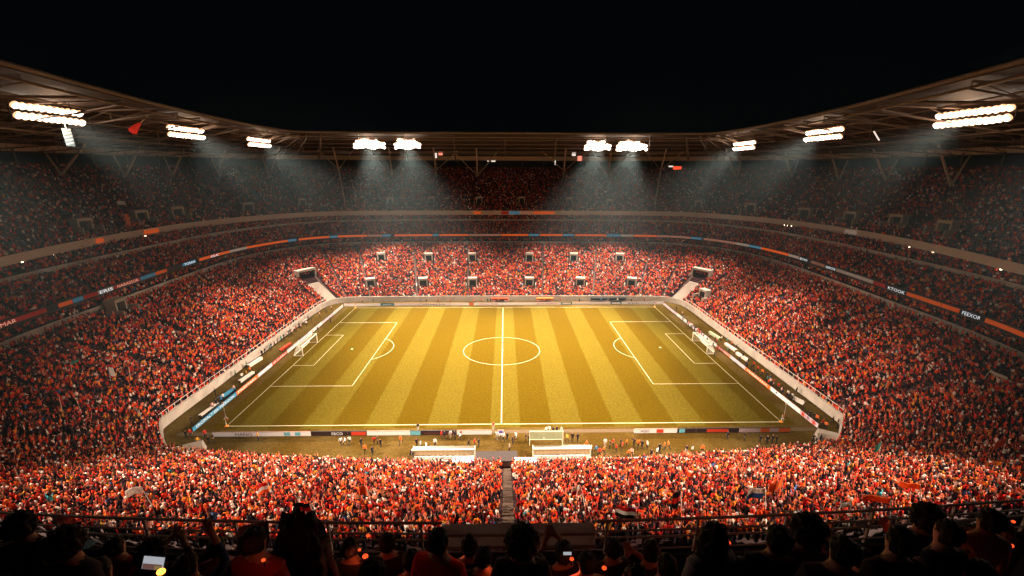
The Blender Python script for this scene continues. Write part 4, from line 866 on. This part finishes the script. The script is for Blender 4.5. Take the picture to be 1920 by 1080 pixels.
def crowd_mesh(name, P):
    Vs = []; Fs = []; Cs = []; off = 0
    which = rng.choice(3, len(P), p=[.55, .25, .20])
    for w in range(3):
        V, F, K = TM[w]; Q = P[which == w]; n = len(Q)
        ang = np.arctan2(-Q[:, 4], -Q[:, 3])-math.pi/2+rng.normal(0, .35, n)         # face the pitch
        sc = rng.normal(1.0, .055, n); scx = sc*rng.uniform(.95, 1.22, n); ca, sa = np.cos(ang), np.sin(ang)
        dz = rng.normal(0, .06, n)-np.where(rng.random(n) < .18, .35, 0)
        X = V[None, :, 0]*scx[:, None]; Y = V[None, :, 1]*scx[:, None]
        lx = X*ca[:, None]-Y*sa[:, None]+Q[:, 0:1]; ly = X*sa[:, None]+Y*ca[:, None]+Q[:, 1:2]; lz = V[None, :, 2]*sc[:, None]+Q[:, 2:3]+dz[:, None]
        Vs.append(np.stack([lx, ly, lz], -1).reshape(-1, 3)); Fs.append((F[None]+(np.arange(n)*len(V))[:, None, None]).reshape(-1, 3)+off); off += n*len(V)
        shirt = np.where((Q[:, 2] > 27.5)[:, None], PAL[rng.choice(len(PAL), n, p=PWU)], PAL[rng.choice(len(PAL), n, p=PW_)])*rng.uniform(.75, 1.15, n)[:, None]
        hair = np.array([(.02, .012, .01), (.07, .03, .015), (.75, .16, .03), (.8, .7, .62), (.25, .12, .05), (.45, .04, .02)])[rng.choice(6, n, p=[.52, .12, .11, .13, .04, .08])]
        skin = np.array([.58, .16, .09])*rng.uniform(.15, 1.4, n)[:, None]; tr = np.array([.02, .015, .02])*rng.uniform(.5, 2.5, n)[:, None]
        tab = np.clip(np.stack([shirt, hair, skin, tr], 1), 0, .95)
        Cs.append(tab[:, K].reshape(-1, 3))
    Vs = np.concatenate(Vs); Fs = np.concatenate(Fs); Cs = np.concatenate(Cs)
    me = bpy.data.meshes.new(name); me.vertices.add(len(Vs)); me.vertices.foreach_set('co', Vs.ravel())
    me.loops.add(Fs.size); me.loops.foreach_set('vertex_index', Fs.ravel().astype(np.int32))
    me.polygons.add(len(Fs)); me.polygons.foreach_set('loop_start', np.arange(0, Fs.size, 3, dtype=np.int32))
    at = me.attributes.new('Col', 'FLOAT_COLOR', 'FACE'); at.data.foreach_set('color', np.c_[Cs, np.ones(len(Cs))].ravel())
    me.update(calc_edges=True); me.materials.append(MCROWD)
    o = bpy.data.objects.new(name, me); C.objects.link(o); return o
MCROWD = attr_mat('crowd_clothing')
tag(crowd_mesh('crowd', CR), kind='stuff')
print('crowd', len(CR), 'faces', len(bpy.data.meshes['crowd'].polygons))
# individual spectators nearest the camera in the lower stand
o_rows = sorted(set(ind[:, 5].astype(int)), reverse=True)
cn = ['orange', 'red', 'orange', 'white', 'dark', 'pink', 'red', 'orange', 'white', 'dark', 'yellow', 'grey']
rowcount = {}
for q in sorted(ind.tolist(), key=lambda a: (-a[5], abs(a[0]))):
    x, y, z, nx_, ny_, r, s = q; sd = 'left' if x < 0 else 'right'; ri = o_rows.index(int(r)); k = rowcount.get((ri, sd), 0); rowcount[(ri, sd)] = k+1
    c = random.choice(cn); cl = 'dark clothing' if c == 'dark' else c
    person(random.choice(['stand', 'clap', 'cheer', 'up', 'stand']), x, y, z, math.atan2(-ny_, -nx_)-math.pi/2+random.gauss(0, .3), c, .04*random.random(),
           f'spectator in {cl}, {ORD[k]} {sd} of the centre stair, {ORD[ri]} row beyond the balcony rail', 'spectators in the near lower stand', random.uniform(.95, 1.05), 'spectator')

# ------------------------------------------------------------------ flags and banners waved in the crowd
def flag(u, v, cols, w, h, label, tier='lower', ang=0.0, tilt=.3):
    if v > 860: w *= .6; h *= .6
    s, vv = find_sv(tier, u, v, 2.6); p, d = tier_pt(tier, s, vv)
    e = empty('flag', p, math.atan2(d[1], d[0])-math.pi/2+ang); tag(e, label, 'flag', 'flags waved in the crowd')
    f = MB(); top = Vector((tilt*1.5, 0, 3.0+h*.4)); f.tube([(0, 0, 1.2), top], .035, 5); f.build('pole', M_rail, e)
    m = MB(); nx_, nz = 10, 6; ph = random.uniform(0, 6)
    def P_(a, b, o_): return (top.x-.05+a*w+b*.15*tilt, .18*math.sin(a*5+ph)*a+o_, top.z-b*h-.25*a*a*h+.05*math.sin(a*7+ph))
    vs = [P_(i/nx_, j_/nz, o_) for o_ in (0, .025) for j_ in range(nz+1) for i in range(nx_+1)]; N1 = (nx_+1)*(nz+1)
    nb = len(cols)
    for j_ in range(nz):
        for i in range(nx_):
            a = j_*(nx_+1)+i; mi = min(nb-1, j_*nb//nz); m.add([], [])
            m.f += [(a, a+1, a+nx_+2, a+nx_+1), (N1+a+nx_+1, N1+a+nx_+2, N1+a+1, N1+a)]; m.m += [mi, mi]
    m.v = vs; m.build('cloth', [cloth_mat('flag_'+c, CLR[c]) for c in cols], e)
FL = [(1210, 962, ['red', 'white', 'black'], 2.4, 1.7, 'red, white and black flag waved by the balcony right of centre'), (510, 912, ['red', 'white', 'orange'], 1.6, 2.0, 'red and white flag left of centre in the near stand'), (600, 972, ['black', 'red'], 2.4, 1.3, 'black and red flag above the big haired woman'), (1470, 905, ['orange'], 3.0, 1.6, 'broad orange flag in the near stand, right of centre'), (703, 940, ['orange'], 1.6, 1.8, 'upright orange flag left of centre'), (275, 925, ['white'], 2.2, 1.3, 'pale flag in the near left stand'), (1440, 938, ['white', 'blue'], 2.6, 1.8, 'white and dark blue flag right of the near stand'),
      (1287, 928, ['black', 'red', 'black'], 1.0, 3.0, 'tall black banner with a red middle'), (1085, 925, ['white', 'red'], 1.2, 1.6, 'white edged red banner near the centre'), (1690, 945, ['orange'], 3.2, .9, 'long orange flag blowing near the right rail'), (1730, 925, ['orange'], 2.2, .9, 'orange flag above the long orange one'), (1890, 830, ['orange'], 3.0, 1.0, 'orange flag at the right edge'), (1660, 715, ['orange'], 2.2, 1.6, 'orange flag in the right lower stand'), (1560, 712, ['black'], 3.2, 1.2, 'black flag above the near right corner'), (1850, 700, ['white'], 2.4, .5, 'thin white scarf like flag high on the right'),
      (150, 760, ['black'], 3.2, 1.4, 'black flag in the left lower stand'), (108, 757, ['red'], 1.4, 1.6, 'red flag beside the black one on the left'), (240, 698, ['red'], 1.6, 1.0, 'small red flag high in the left lower stand'), (200, 700, ['white'], .8, 1.8, 'white upright flag in the left lower stand'), (265, 775, ['white'], 2.4, .7, 'white flag in the left lower stand'), (35, 890, ['black', 'red'], 3.0, 1.2, 'dark banner with red band at the far left'), (1650, 835, ['green'], 1.0, 1.2, 'small turquoise flag in the right lower stand'), (1090, 935, ['pink'], .9, 1.0, 'small pink flag waved right of the centre stair'), (1600, 940, ['white'], 2.4, .8, 'white banner near the right balcony'), (135, 685, ['green'], 2.0, .5, 'thin green flag on the left')]
for (u, v, c, w, h, lab) in FL: flag(u, v, c, w, h, lab, ang=random.uniform(-.5, .5))
flag(236, 410, ['orange'], 2.6, 4.2, 'glowing orange flag hanging in the left upper stand', 'upper', .4, .3); flag(215, 385, ['white'], 2.5, 1.2, 'pale flag high in the left upper stand', 'upper')

# ------------------------------------------------------------------ balcony under the camera
CX, CY, CZ = CAM
def fz(t): return CZ-2.3-.78*t            # floor height at distance t in front of the camera
nb = tag(empty('near_balcony'), 'dark front of the upper balcony below the camera with steel rails', 'stand')
NR = 8; TD = .86; TF = 5.25
def by(x, t): return CY+t+.0042*x*x
xs = np.linspace(-16, 16, 33); vs = []; fs = []
tl = [TF-TD*k for k in range(NR)]
prof = []
for k, t in enumerate(tl): prof += [(t, fz(t)), (t-TD, fz(t))]
prof = [(TF, fz(TF)-2.6)]+prof
for (t, z) in prof: vs += [(x, by(x, t), z) for x in xs]
n = len(xs)
for k in range(len(prof)-1):
    for i in range(n-1): fs.append((k*n+i, (k+1)*n+i, (k+1)*n+i+1, k*n+i+1))
mb = MB(); mb.add(vs, fs); mb.build('terrace', M_dark, nb)
Pb = np.array([(x, by(x, TF)+.05) for x in xs])
mb = MB(); zr = 40.70
def rail(z, x0, x1, r, dy=0.0):
    q = [(x, by(x, TF)+.08+dy, z) for x in np.linspace(x0, x1, 24)]; m = MB(); m.tube(q, r, 6); return m.build('rail', M_rail, nb)
rail(zr, -16, -1.2, .024); rail(zr, 1.35, 16, .024); rail(zr-.22, -16, -1.2, .018); rail(zr-.36, -16, -1.2, .02); rail(zr-.22, 1.35, 16, .02); rail(zr-.36, 1.35, 16, .02); rail(zr-.6, -16, 16, .014, -.02)
mb = MB()
for x in np.arange(-15.5, 15.6, 1.55): mb.box((x-.018, by(x, TF)+.05, fz(TF)-.1), (x+.018, by(x, TF)+.09, zr))
mb.tube([(x, by(x, TF)+.075, fz(TF)) for x in np.linspace(-15.6, 15.6, 20)], .03, 4); mb.build('rail_posts', M_rail, nb)
wb = MB()
for x0 in np.arange(-16, 16, 1.0): wb.box((x0, by(x0, TF)-.02, fz(TF)-2.6), (x0+.99, by(x0, TF)+.04, fz(TF)+.12))
wb.build('balcony_front', M_dark, nb)
# stair well in the middle
e = empty('stairwell_box', (0, CY+4.5, fz(4.5))); tag(e, 'dark stairwell with a pale coping in the middle of the balcony front', 'stairwell')
z0_ = fz(4.5)
def loc(a): return (a[0], a[1]-(CY+4.5), a[2]-z0_)
m = MB(); m.box(loc((-1.2, CY+5.15, 40.60)), loc((1.32, CY+5.35, 40.66))); m.box(loc((-1.2, CY+5.1, 40.40)), loc((1.32, CY+5.32, 40.47))); m.build('coping', M_rail, e)
m = MB(); m.box(loc((-1.2, CY+4.95, 39.2)), loc((1.3, CY+5.05, 40.38))); m.box(loc((-1.26, CY+3.6, 38.9)), loc((-1.18, CY+5.1, 40.36))); m.box(loc((1.28, CY+3.6, 38.9)), loc((1.36, CY+5.1, 40.36))); m.build('well_wall', mat('well_panel', (.05, .035, .035), .7), e)
m = MB()
for x in np.arange(-1.1, 1.25, .09): m.box(loc((x, CY+4.91, 39.3)), loc((x+.03, CY+4.948, 39.98)))
m.build('ribbed_panel', mat('ribbed_metal', (.16, .11, .10), .5), e)
m = MB(); a = Vector((.0, CY+4.7, 39.6)); 
for x in (-.04, .16, .36): m.tube([loc((x, CY+4.55, 39.1)), loc((x, CY+4.6, 40.3+x*.5))], .018, 5)
for k in range(7): z = 39.35+k*.14; m.tube([loc((-.04, CY+4.57, z)), loc((.36, CY+4.57, z+.16))], .010, 4)
m.tube([loc((-.04, CY+4.6, 40.28)), loc((.36, CY+4.6, 40.48))], .02, 5); m.build('handrail', M_rail, e)

# seats and spectators on the balcony
def seat_proto():
    e = empty('stadium_seat'); m = MB(); m.box((-.22, -.2, .38), (.22, .22, .44), taper=.02); m.build('seat', M_black, e)
    m = MB(); m.box((-.22, -.26, .44), (.22, -.2, .86), taper=.015); m.build('backrest', M_black, e); return e
FIGS = {p: figure(p, 2, True) for p in ('sit', 'sit_phone', 'sit_up', 'sit_clap', 'stand2', 'stand2_up', 'stand2_phone')}
HH = {'sit': 1.345, 'stand': 1.785}
def hair_mesh(kind):
    bm = bmesh.new(); bmesh.ops.create_icosphere(bm, subdivisions=4, radius=1.0)
    R = {'short': (.090, .100, .100), 'bun': (.092, .102, .10), 'long': (.112, .108, .22), 'big': (.22, .17, .36), 'afro': (.125, .12, .13)}[kind]
    rr = random.Random(kind)
    ph = [rr.uniform(0, 6) for _ in range(6)]
    for v in bm.verts:
        p = v.co.copy(); a = .13 if kind in ('short', 'bun') else .22
        nz_ = math.sin(p.x*9+ph[0])*math.sin(p.y*8+ph[1])+.6*math.sin(p.z*15+ph[2]+p.x*6)+.4*math.sin(p.x*24+ph[3])*math.sin(p.z*21+ph[4])+rr.uniform(-.9, .9)
        k = 1+a*nz_*.5; v.co = Vector((p.x*R[0]*k, p.y*R[1]*k-(.012 if kind != 'big' else .02), p.z*R[2]*k))
        if kind in ('long', 'big'):
            v.co.z -= R[2]*.55
            if p.z < 0: v.co.x *= 1+.25*abs(p.z); v.co.y = v.co.y*.8-.03
        if kind == 'short' and p.z < -.2 and p.y > 0: v.co.z *= .3
    if kind == 'bun':
        r = bmesh.ops.create_icosphere(bm, subdivisions=2, radius=.05, matrix=Matrix.Translation((0, -.06, .12)))
    me = bpy.data.meshes.new('hair'); bm.to_mesh(me); bm.free(); me.materials.append(M_hair)
    for f in me.polygons: f.use_smooth = True
    return me
HAIR = {k: hair_mesh(k) for k in ('short', 'bun', 'long', 'big', 'afro')}
seatp = None
def fg(u, v, pose, hair, col, label, rz=0.0, legs=.02, sc=1.0):
    """u, v: top of the head in the photograph; stands or sits on the balcony floor there"""
    global seatp
    v += 10; sc *= .9
    H = (HH['sit'] if pose.startswith('sit') else HH['stand'])*sc
    d = ray(u, v); t = (H-2.3)/(d[2]/1.0/ (d[1]) + .78)   # z: d2/d1*t = -2.3-.78t+H
    t = max(.9, min(t, 4.95)); x = CX+d[0]/d[1]*t; y = CY+t; z = fz(t)
    e = bpy.data.objects.new('person', FIGS[pose]); C.objects.link(e); e.location = (x, y, z); e.rotation_euler = (0, 0, rz); e.scale = (sc,)*3
    e.color = (*CLR[col], legs) if isinstance(col, str) else (*col, legs); tag(e, label, 'person', 'spectators on the near balcony')
    hz = .50 if pose.startswith('sit') else .94; ln = .06 if pose.startswith('sit') else 0
    h = bpy.data.objects.new('hair', HAIR[hair]); C.objects.link(h); h.parent = e; h.location = (0, ln+.01, hz+.745); h.rotation_euler = (random.uniform(-.2, .2), random.uniform(-.15, .15), random.uniform(-.4, .4)); hs = random.uniform(.9, 1.08); h.scale = (hs, hs, hs*random.uniform(.95, 1.15))
    if pose.startswith('sit'):
        if seatp is None: seatp = seat_proto(); s_ = seatp
        else: s_ = copy_tree(seatp)
        s_.location = (x, y-.02, z); tag(s_, 'black stadium seat under '+label.replace('person ', 'the person ')[:60].rsplit(' ', 1)[0], 'seat', 'seats on the near balcony')
    return e
dk = (.05, .035, .035); dkr = (.32, .03, .02); dbl = (.03, .05, .12); gry = (.30, .27, .28); pk = (.6, .28, .22)
FG = [(560, 968, 'stand2', 'big', dk, 'person with a huge mass of frizzy hair, left of centre'), (1345, 976, 'stand2', 'long', gry, 'person with long dark hair and a grey top, standing right of centre'), (979, 986, 'stand2', 'afro', dk, 'person with a round dark head before the stairwell handrail'), (1157, 1012, 'sit', 'short', dk, 'person with a smooth round head right of the stairwell'),
      (819, 984, 'stand2', 'short', (.8, .03, .02), 'person in a bright red shirt standing at the rail'), (724, 1003, 'sit', 'short', dk, 'person in black left of the red shirted one'), (395, 1012, 'sit', 'short', pk, 'person with pinkish shoulders left of the frizzy hair'), (271, 1022, 'sit_phone', 'afro', dk, 'person filming the match with a phone on the left'), (112, 988, 'stand2', 'afro', dk, 'person with a big dark head far left'),
      (335, 1045, 'sit_up', 'short', dbl, 'person raising an arm towards the pitch on the left'), (470, 985, 'stand2', 'short', dkr, 'person in a dark red top beside the frizzy hair'), (30, 960, 'stand2', 'afro', dk, 'person in black at the left edge'), (200, 1010, 'sit', 'short', dkr, 'person in dark red behind the blue paper'), (60, 1030, 'sit', 'long', dk, 'person with long hair low at the left edge'), (165, 1055, 'sit', 'short', dkr, 'person in red low on the left'),
      (880, 1010, 'sit', 'bun', dbl, 'person with a bun in front of the ribbed panel'), (905, 1030, 'sit', 'short', dk, 'person below the one with the bun'), (648, 1012, 'sit', 'short', dk, 'person between the frizzy hair and the rail'), (770, 1035, 'sit', 'short', dkr, 'person in dark red below the rail, left of the red shirt'), (1062, 1020, 'sit_phone', 'short', dk, 'person holding up a bright phone right of the stairwell'), (1105, 1040, 'sit', 'short', pk, 'person in a pale top right of the phone'), (1230, 1018, 'sit_clap', 'bun', dk, 'person with a bun left of the grey topped one'),
      (1260, 1045, 'sit', 'short', pk, 'person in a pale pink top left of the grey one'), (1468, 982, 'stand2', 'short', dk, 'person in black right of the grey topped one'), (1522, 968, 'stand2', 'afro', dkr, 'person with bushy hair at the right rail'), (1560, 1022, 'sit', 'long', dkr, 'person with reddish top low right'), (1592, 1000, 'stand2', 'short', dk, 'person in black with a small cap shape right'), (1640, 1035, 'sit_phone', 'short', dkr, 'person in red holding a glow light'), (1700, 985, 'stand2', 'short', dk, 'person in black before the long orange flag'),
      (1745, 945, 'stand2', 'afro', dk, 'person with bushy hair far right'), (1790, 970, 'stand2', 'short', dk, 'person in black beside the bushy haired one'), (1840, 985, 'sit', 'short', pk, 'person in a pale top far right'), (1868, 950, 'stand2', 'short', pk, 'person in a dusky pink top at the right edge'), (1905, 990, 'sit', 'long', dk, 'person with long hair at the right edge'), (1010, 1050, 'sit', 'short', dk, 'person low before the stairwell'), (430, 1060, 'sit', 'short', pk, 'person in a pale top, lowest left of the frizzy hair'), (1400, 1058, 'sit', 'short', dkr, 'person in dark red low right of the grey one'),
      (1500, 1050, 'sit', 'afro', dk, 'person with bushy hair low right'), (1775, 1045, 'sit', 'long', dk, 'person with long hair low at the far right'), (1860, 1055, 'sit', 'short', dkr, 'person in red low at the right edge'), (690, 1060, 'sit', 'afro', dk, 'person with bushy hair low in the middle left'), (835, 1065, 'sit', 'short', dkr, 'person in red low in the middle'), (1200, 1068, 'sit', 'long', dk, 'person with long hair low in the middle right')]
for (u, v, ps, hr, c, lab) in FG: fg(u, v, ps, hr, c, lab, random.uniform(-.3, .3))
# glow lights
def glow(u, v, dpt, r, label, e=9, col=(1, .09, .02)):
    r *= .66; d = ray(u, v); p = CAM+d*dpt; gl = bpy.data.lights.new('glow', 'POINT'); gl.energy = .5; gl.color = (1, .16, .06); gl.shadow_soft_size = .05; go = bpy.data.objects.new('glow', gl); C.objects.link(go); go.location = p-AF*.12; bm = bmesh.new(); bmesh.ops.create_icosphere(bm, subdivisions=2, radius=r); bmesh.ops.scale(bm, vec=(1, .8, .75), verts=bm.verts)
    r2 = bmesh.ops.create_cone(bm, cap_ends=True, segments=8, radius1=r*.35, radius2=r*.35, depth=r*3.2, matrix=Matrix.Translation((0, 0, -r*2)))
    me = bpy.data.meshes.new('glow_stick'); bm.to_mesh(me); bm.free(); me.materials.append(mat('red_glow' if col[1] < .2 else 'amber_glow', col, .5, e, ecol=col)); me.materials.append(M_black)
    for f in me.polygons:
        if f.center.z < -r*.8: f.material_index = 1
    o = bpy.data.objects.new('glow_stick', me); C.objects.link(o); o.location = p; tag(o, label, 'light stick', 'glowing light sticks on the balcony')
GL = [(297, 984, 5.3, .03), (300, 991, 5.2, .026), (494, 1050, 2.8, .022), (610, 997, 4.8, .032), (690, 1004, 4.6, .035), (685, 1043, 3.6, .04), (674, 1031, 4, .024), (868, 1027, 4.2, .03), (918, 1044, 3.7, .026), (1312, 1024, 3.8, .036), (1367, 1018, 4.2, .03), (1415, 1045, 3.6, .034), (1133, 1065, 3.2, .03), (1490, 1001, 4.6, .03), (1556, 972, 5.2, .026), (1619, 1050, 3.4, .035), (1573, 1033, 3.8, .022), (1704, 1016, 4.0, .034), (1783, 998, 4.3, .032), (1802, 993, 4.4, .034), (1814, 1000, 4.3, .026), (1845, 1000, 4.2, .03), (1900, 978, 4.6, .032), (1896, 1023, 3.8, .034), (1072, 1048, 3.6, .03), (1545, 896, 0, 0)][:-1]
for i, (u, v, dd, r) in enumerate(sorted(GL)): glow(u, v, dd, r, f'{ORD[i]} small glowing red light stick from the left', 1.25)
glow(302, 1072, 2.3, .035, 'bright orange yellow flame shaped light below the filming phone', 5, (1, .32, .04))
# phones
def phone(u, v, dpt, w, h, label, rx, rzz):
    p = CAM+ray(u, v)*dpt; e = empty('phone', p); e.rotation_euler = (rx, 0, rzz); tag(e, label, 'phone')
    m = MB(); m.box((-w/2, .004, -h/2), (w/2, .012, h/2), taper=.001); m.build('case', M_black, e)
    m = MB(); m.box((-w/2+.004, 0, -h/2+.004), (w/2-.004, .0035, h/2-.004)); m.build('screen', [mat('phone_screen', (.1, .1, .12), .3, .5, ecol=(.75, .78, .85), noise=.5, scale=60)], e); return e
ph = phone(287, 1056, 2.75, .16, .085, 'bright phone showing the stands, held up at the lower left', -.5, -.1)
m = MB(); m.box((-.07, -.004, -.036), (.07, -.0005, -.005)); m.build('screen_pitch', mat('screen_crowd', (.1, .05, .05), .4, .25, ecol=(.5, .25, .2), noise=.9, scale=90), ph)
m = MB(); m.box((.02, -.0065, -.036), (.07, -.0045, -.012)); m.build('screen_grass', mat('screen_turf', (.2, .12, .03), .4, .35, ecol=(.6, .4, .15)), ph)
phone(1064, 1038, 3.3, .075, .03, 'small bright phone right of the stairwell', -.5, 0); phone(1525, 1019, 3.6, .03, .06, 'small white phone screen at the right', -.5, .2)
# loose cloths held by spectators
def cloth(pts, col, label, name='cloth_banner', cat='cloth'):
    P = [CAM+ray(u, v)*d_ for (u, v, d_) in pts]; c = sum(P)/len(P); m = MB(); n_ = len(P); q = [tuple(p-c) for p in P]; off_ = AF*.02
    m.add(q+[tuple(np.array(a)+off_) for a in q], [tuple(range(n_)), tuple(range(2*n_-1, n_-1, -1))]+[(i, (i+1) % n_, n_+(i+1) % n_, n_+i) for i in range(n_)])
    o = m.build(name, mat(label[:18], col, .8, noise=.4, scale=8)); o.location = c; bv = o.modifiers.new('b', 'SUBSURF'); bv.subdivision_type = 'SIMPLE'; bv.levels = 2; bv.render_levels = 2; tag(o, label, cat); return o
cloth([(118, 970, 4.3), (138, 972, 4.35), (141, 996, 4.2), (128, 990, 4.1), (122, 1004, 4.0), (112, 985, 4.2), (100, 972, 4.3)], (.5, .035, .01), 'crumpled red cloth hanging over the left rail')
cloth([(146, 1034, 3.0), (160, 1016, 3.2), (170, 1014, 3.25), (182, 1018, 3.3), (165, 1028, 3.1)], (.01, .10, .2), 'folded blue paper held by a hand on the left', 'paper_sheet', 'paper')
cloth([(446, 990, 3.3), (500, 978, 3.3), (503, 1010, 3.2), (498, 1035, 3.1), (470, 1040, 3.0), (448, 1020, 3.1)], (.32, .014, .01), 'dark red cloth draped beside the frizzy hair')
cloth([(1590, 978, 4.0), (1620, 980, 4.0), (1648, 994, 3.9), (1610, 988, 3.9)], (.12, .05, .04), 'dull brown banner edge over the right rail')
cloth([(1652, 972, 4.3), (1664, 970, 4.3), (1668, 990, 4.2), (1660, 998, 4.1)], (.45, .025, .01), 'narrow red cloth strip at the right rail')
cloth([(1670, 983, 4.2), (1678, 984, 4.2), (1682, 1008, 4.0), (1672, 1000, 4.0)], (.45, .025, .01), 'second red cloth strip beside the first at the right rail')

# ------------------------------------------------------------------ haze
hz_ = MB(); hz_.box((-170, -125, -1.5), (170, 150, 66)); ho = hz_.build('haze', mat('haze_air', (1, 1, 1))); ho['kind'] = 'stuff'
hm = bpy.data.materials.new('haze_air_volume'); hm.use_nodes = True; nt = hm.node_tree; nt.nodes.clear(); out = nt.nodes.new('ShaderNodeOutputMaterial'); pvn = nt.nodes.new('ShaderNodeVolumePrincipled')
pvn.inputs['Color'].default_value = (.50, .72, .80, 1); pvn.inputs['Density'].default_value = .0002; pvn.inputs['Anisotropy'].default_value = .4
nt.links.new(pvn.outputs[0], out.inputs['Volume']); ho.data.materials.clear(); ho.data.materials.append(hm)
print('objects', len(bpy.data.objects))
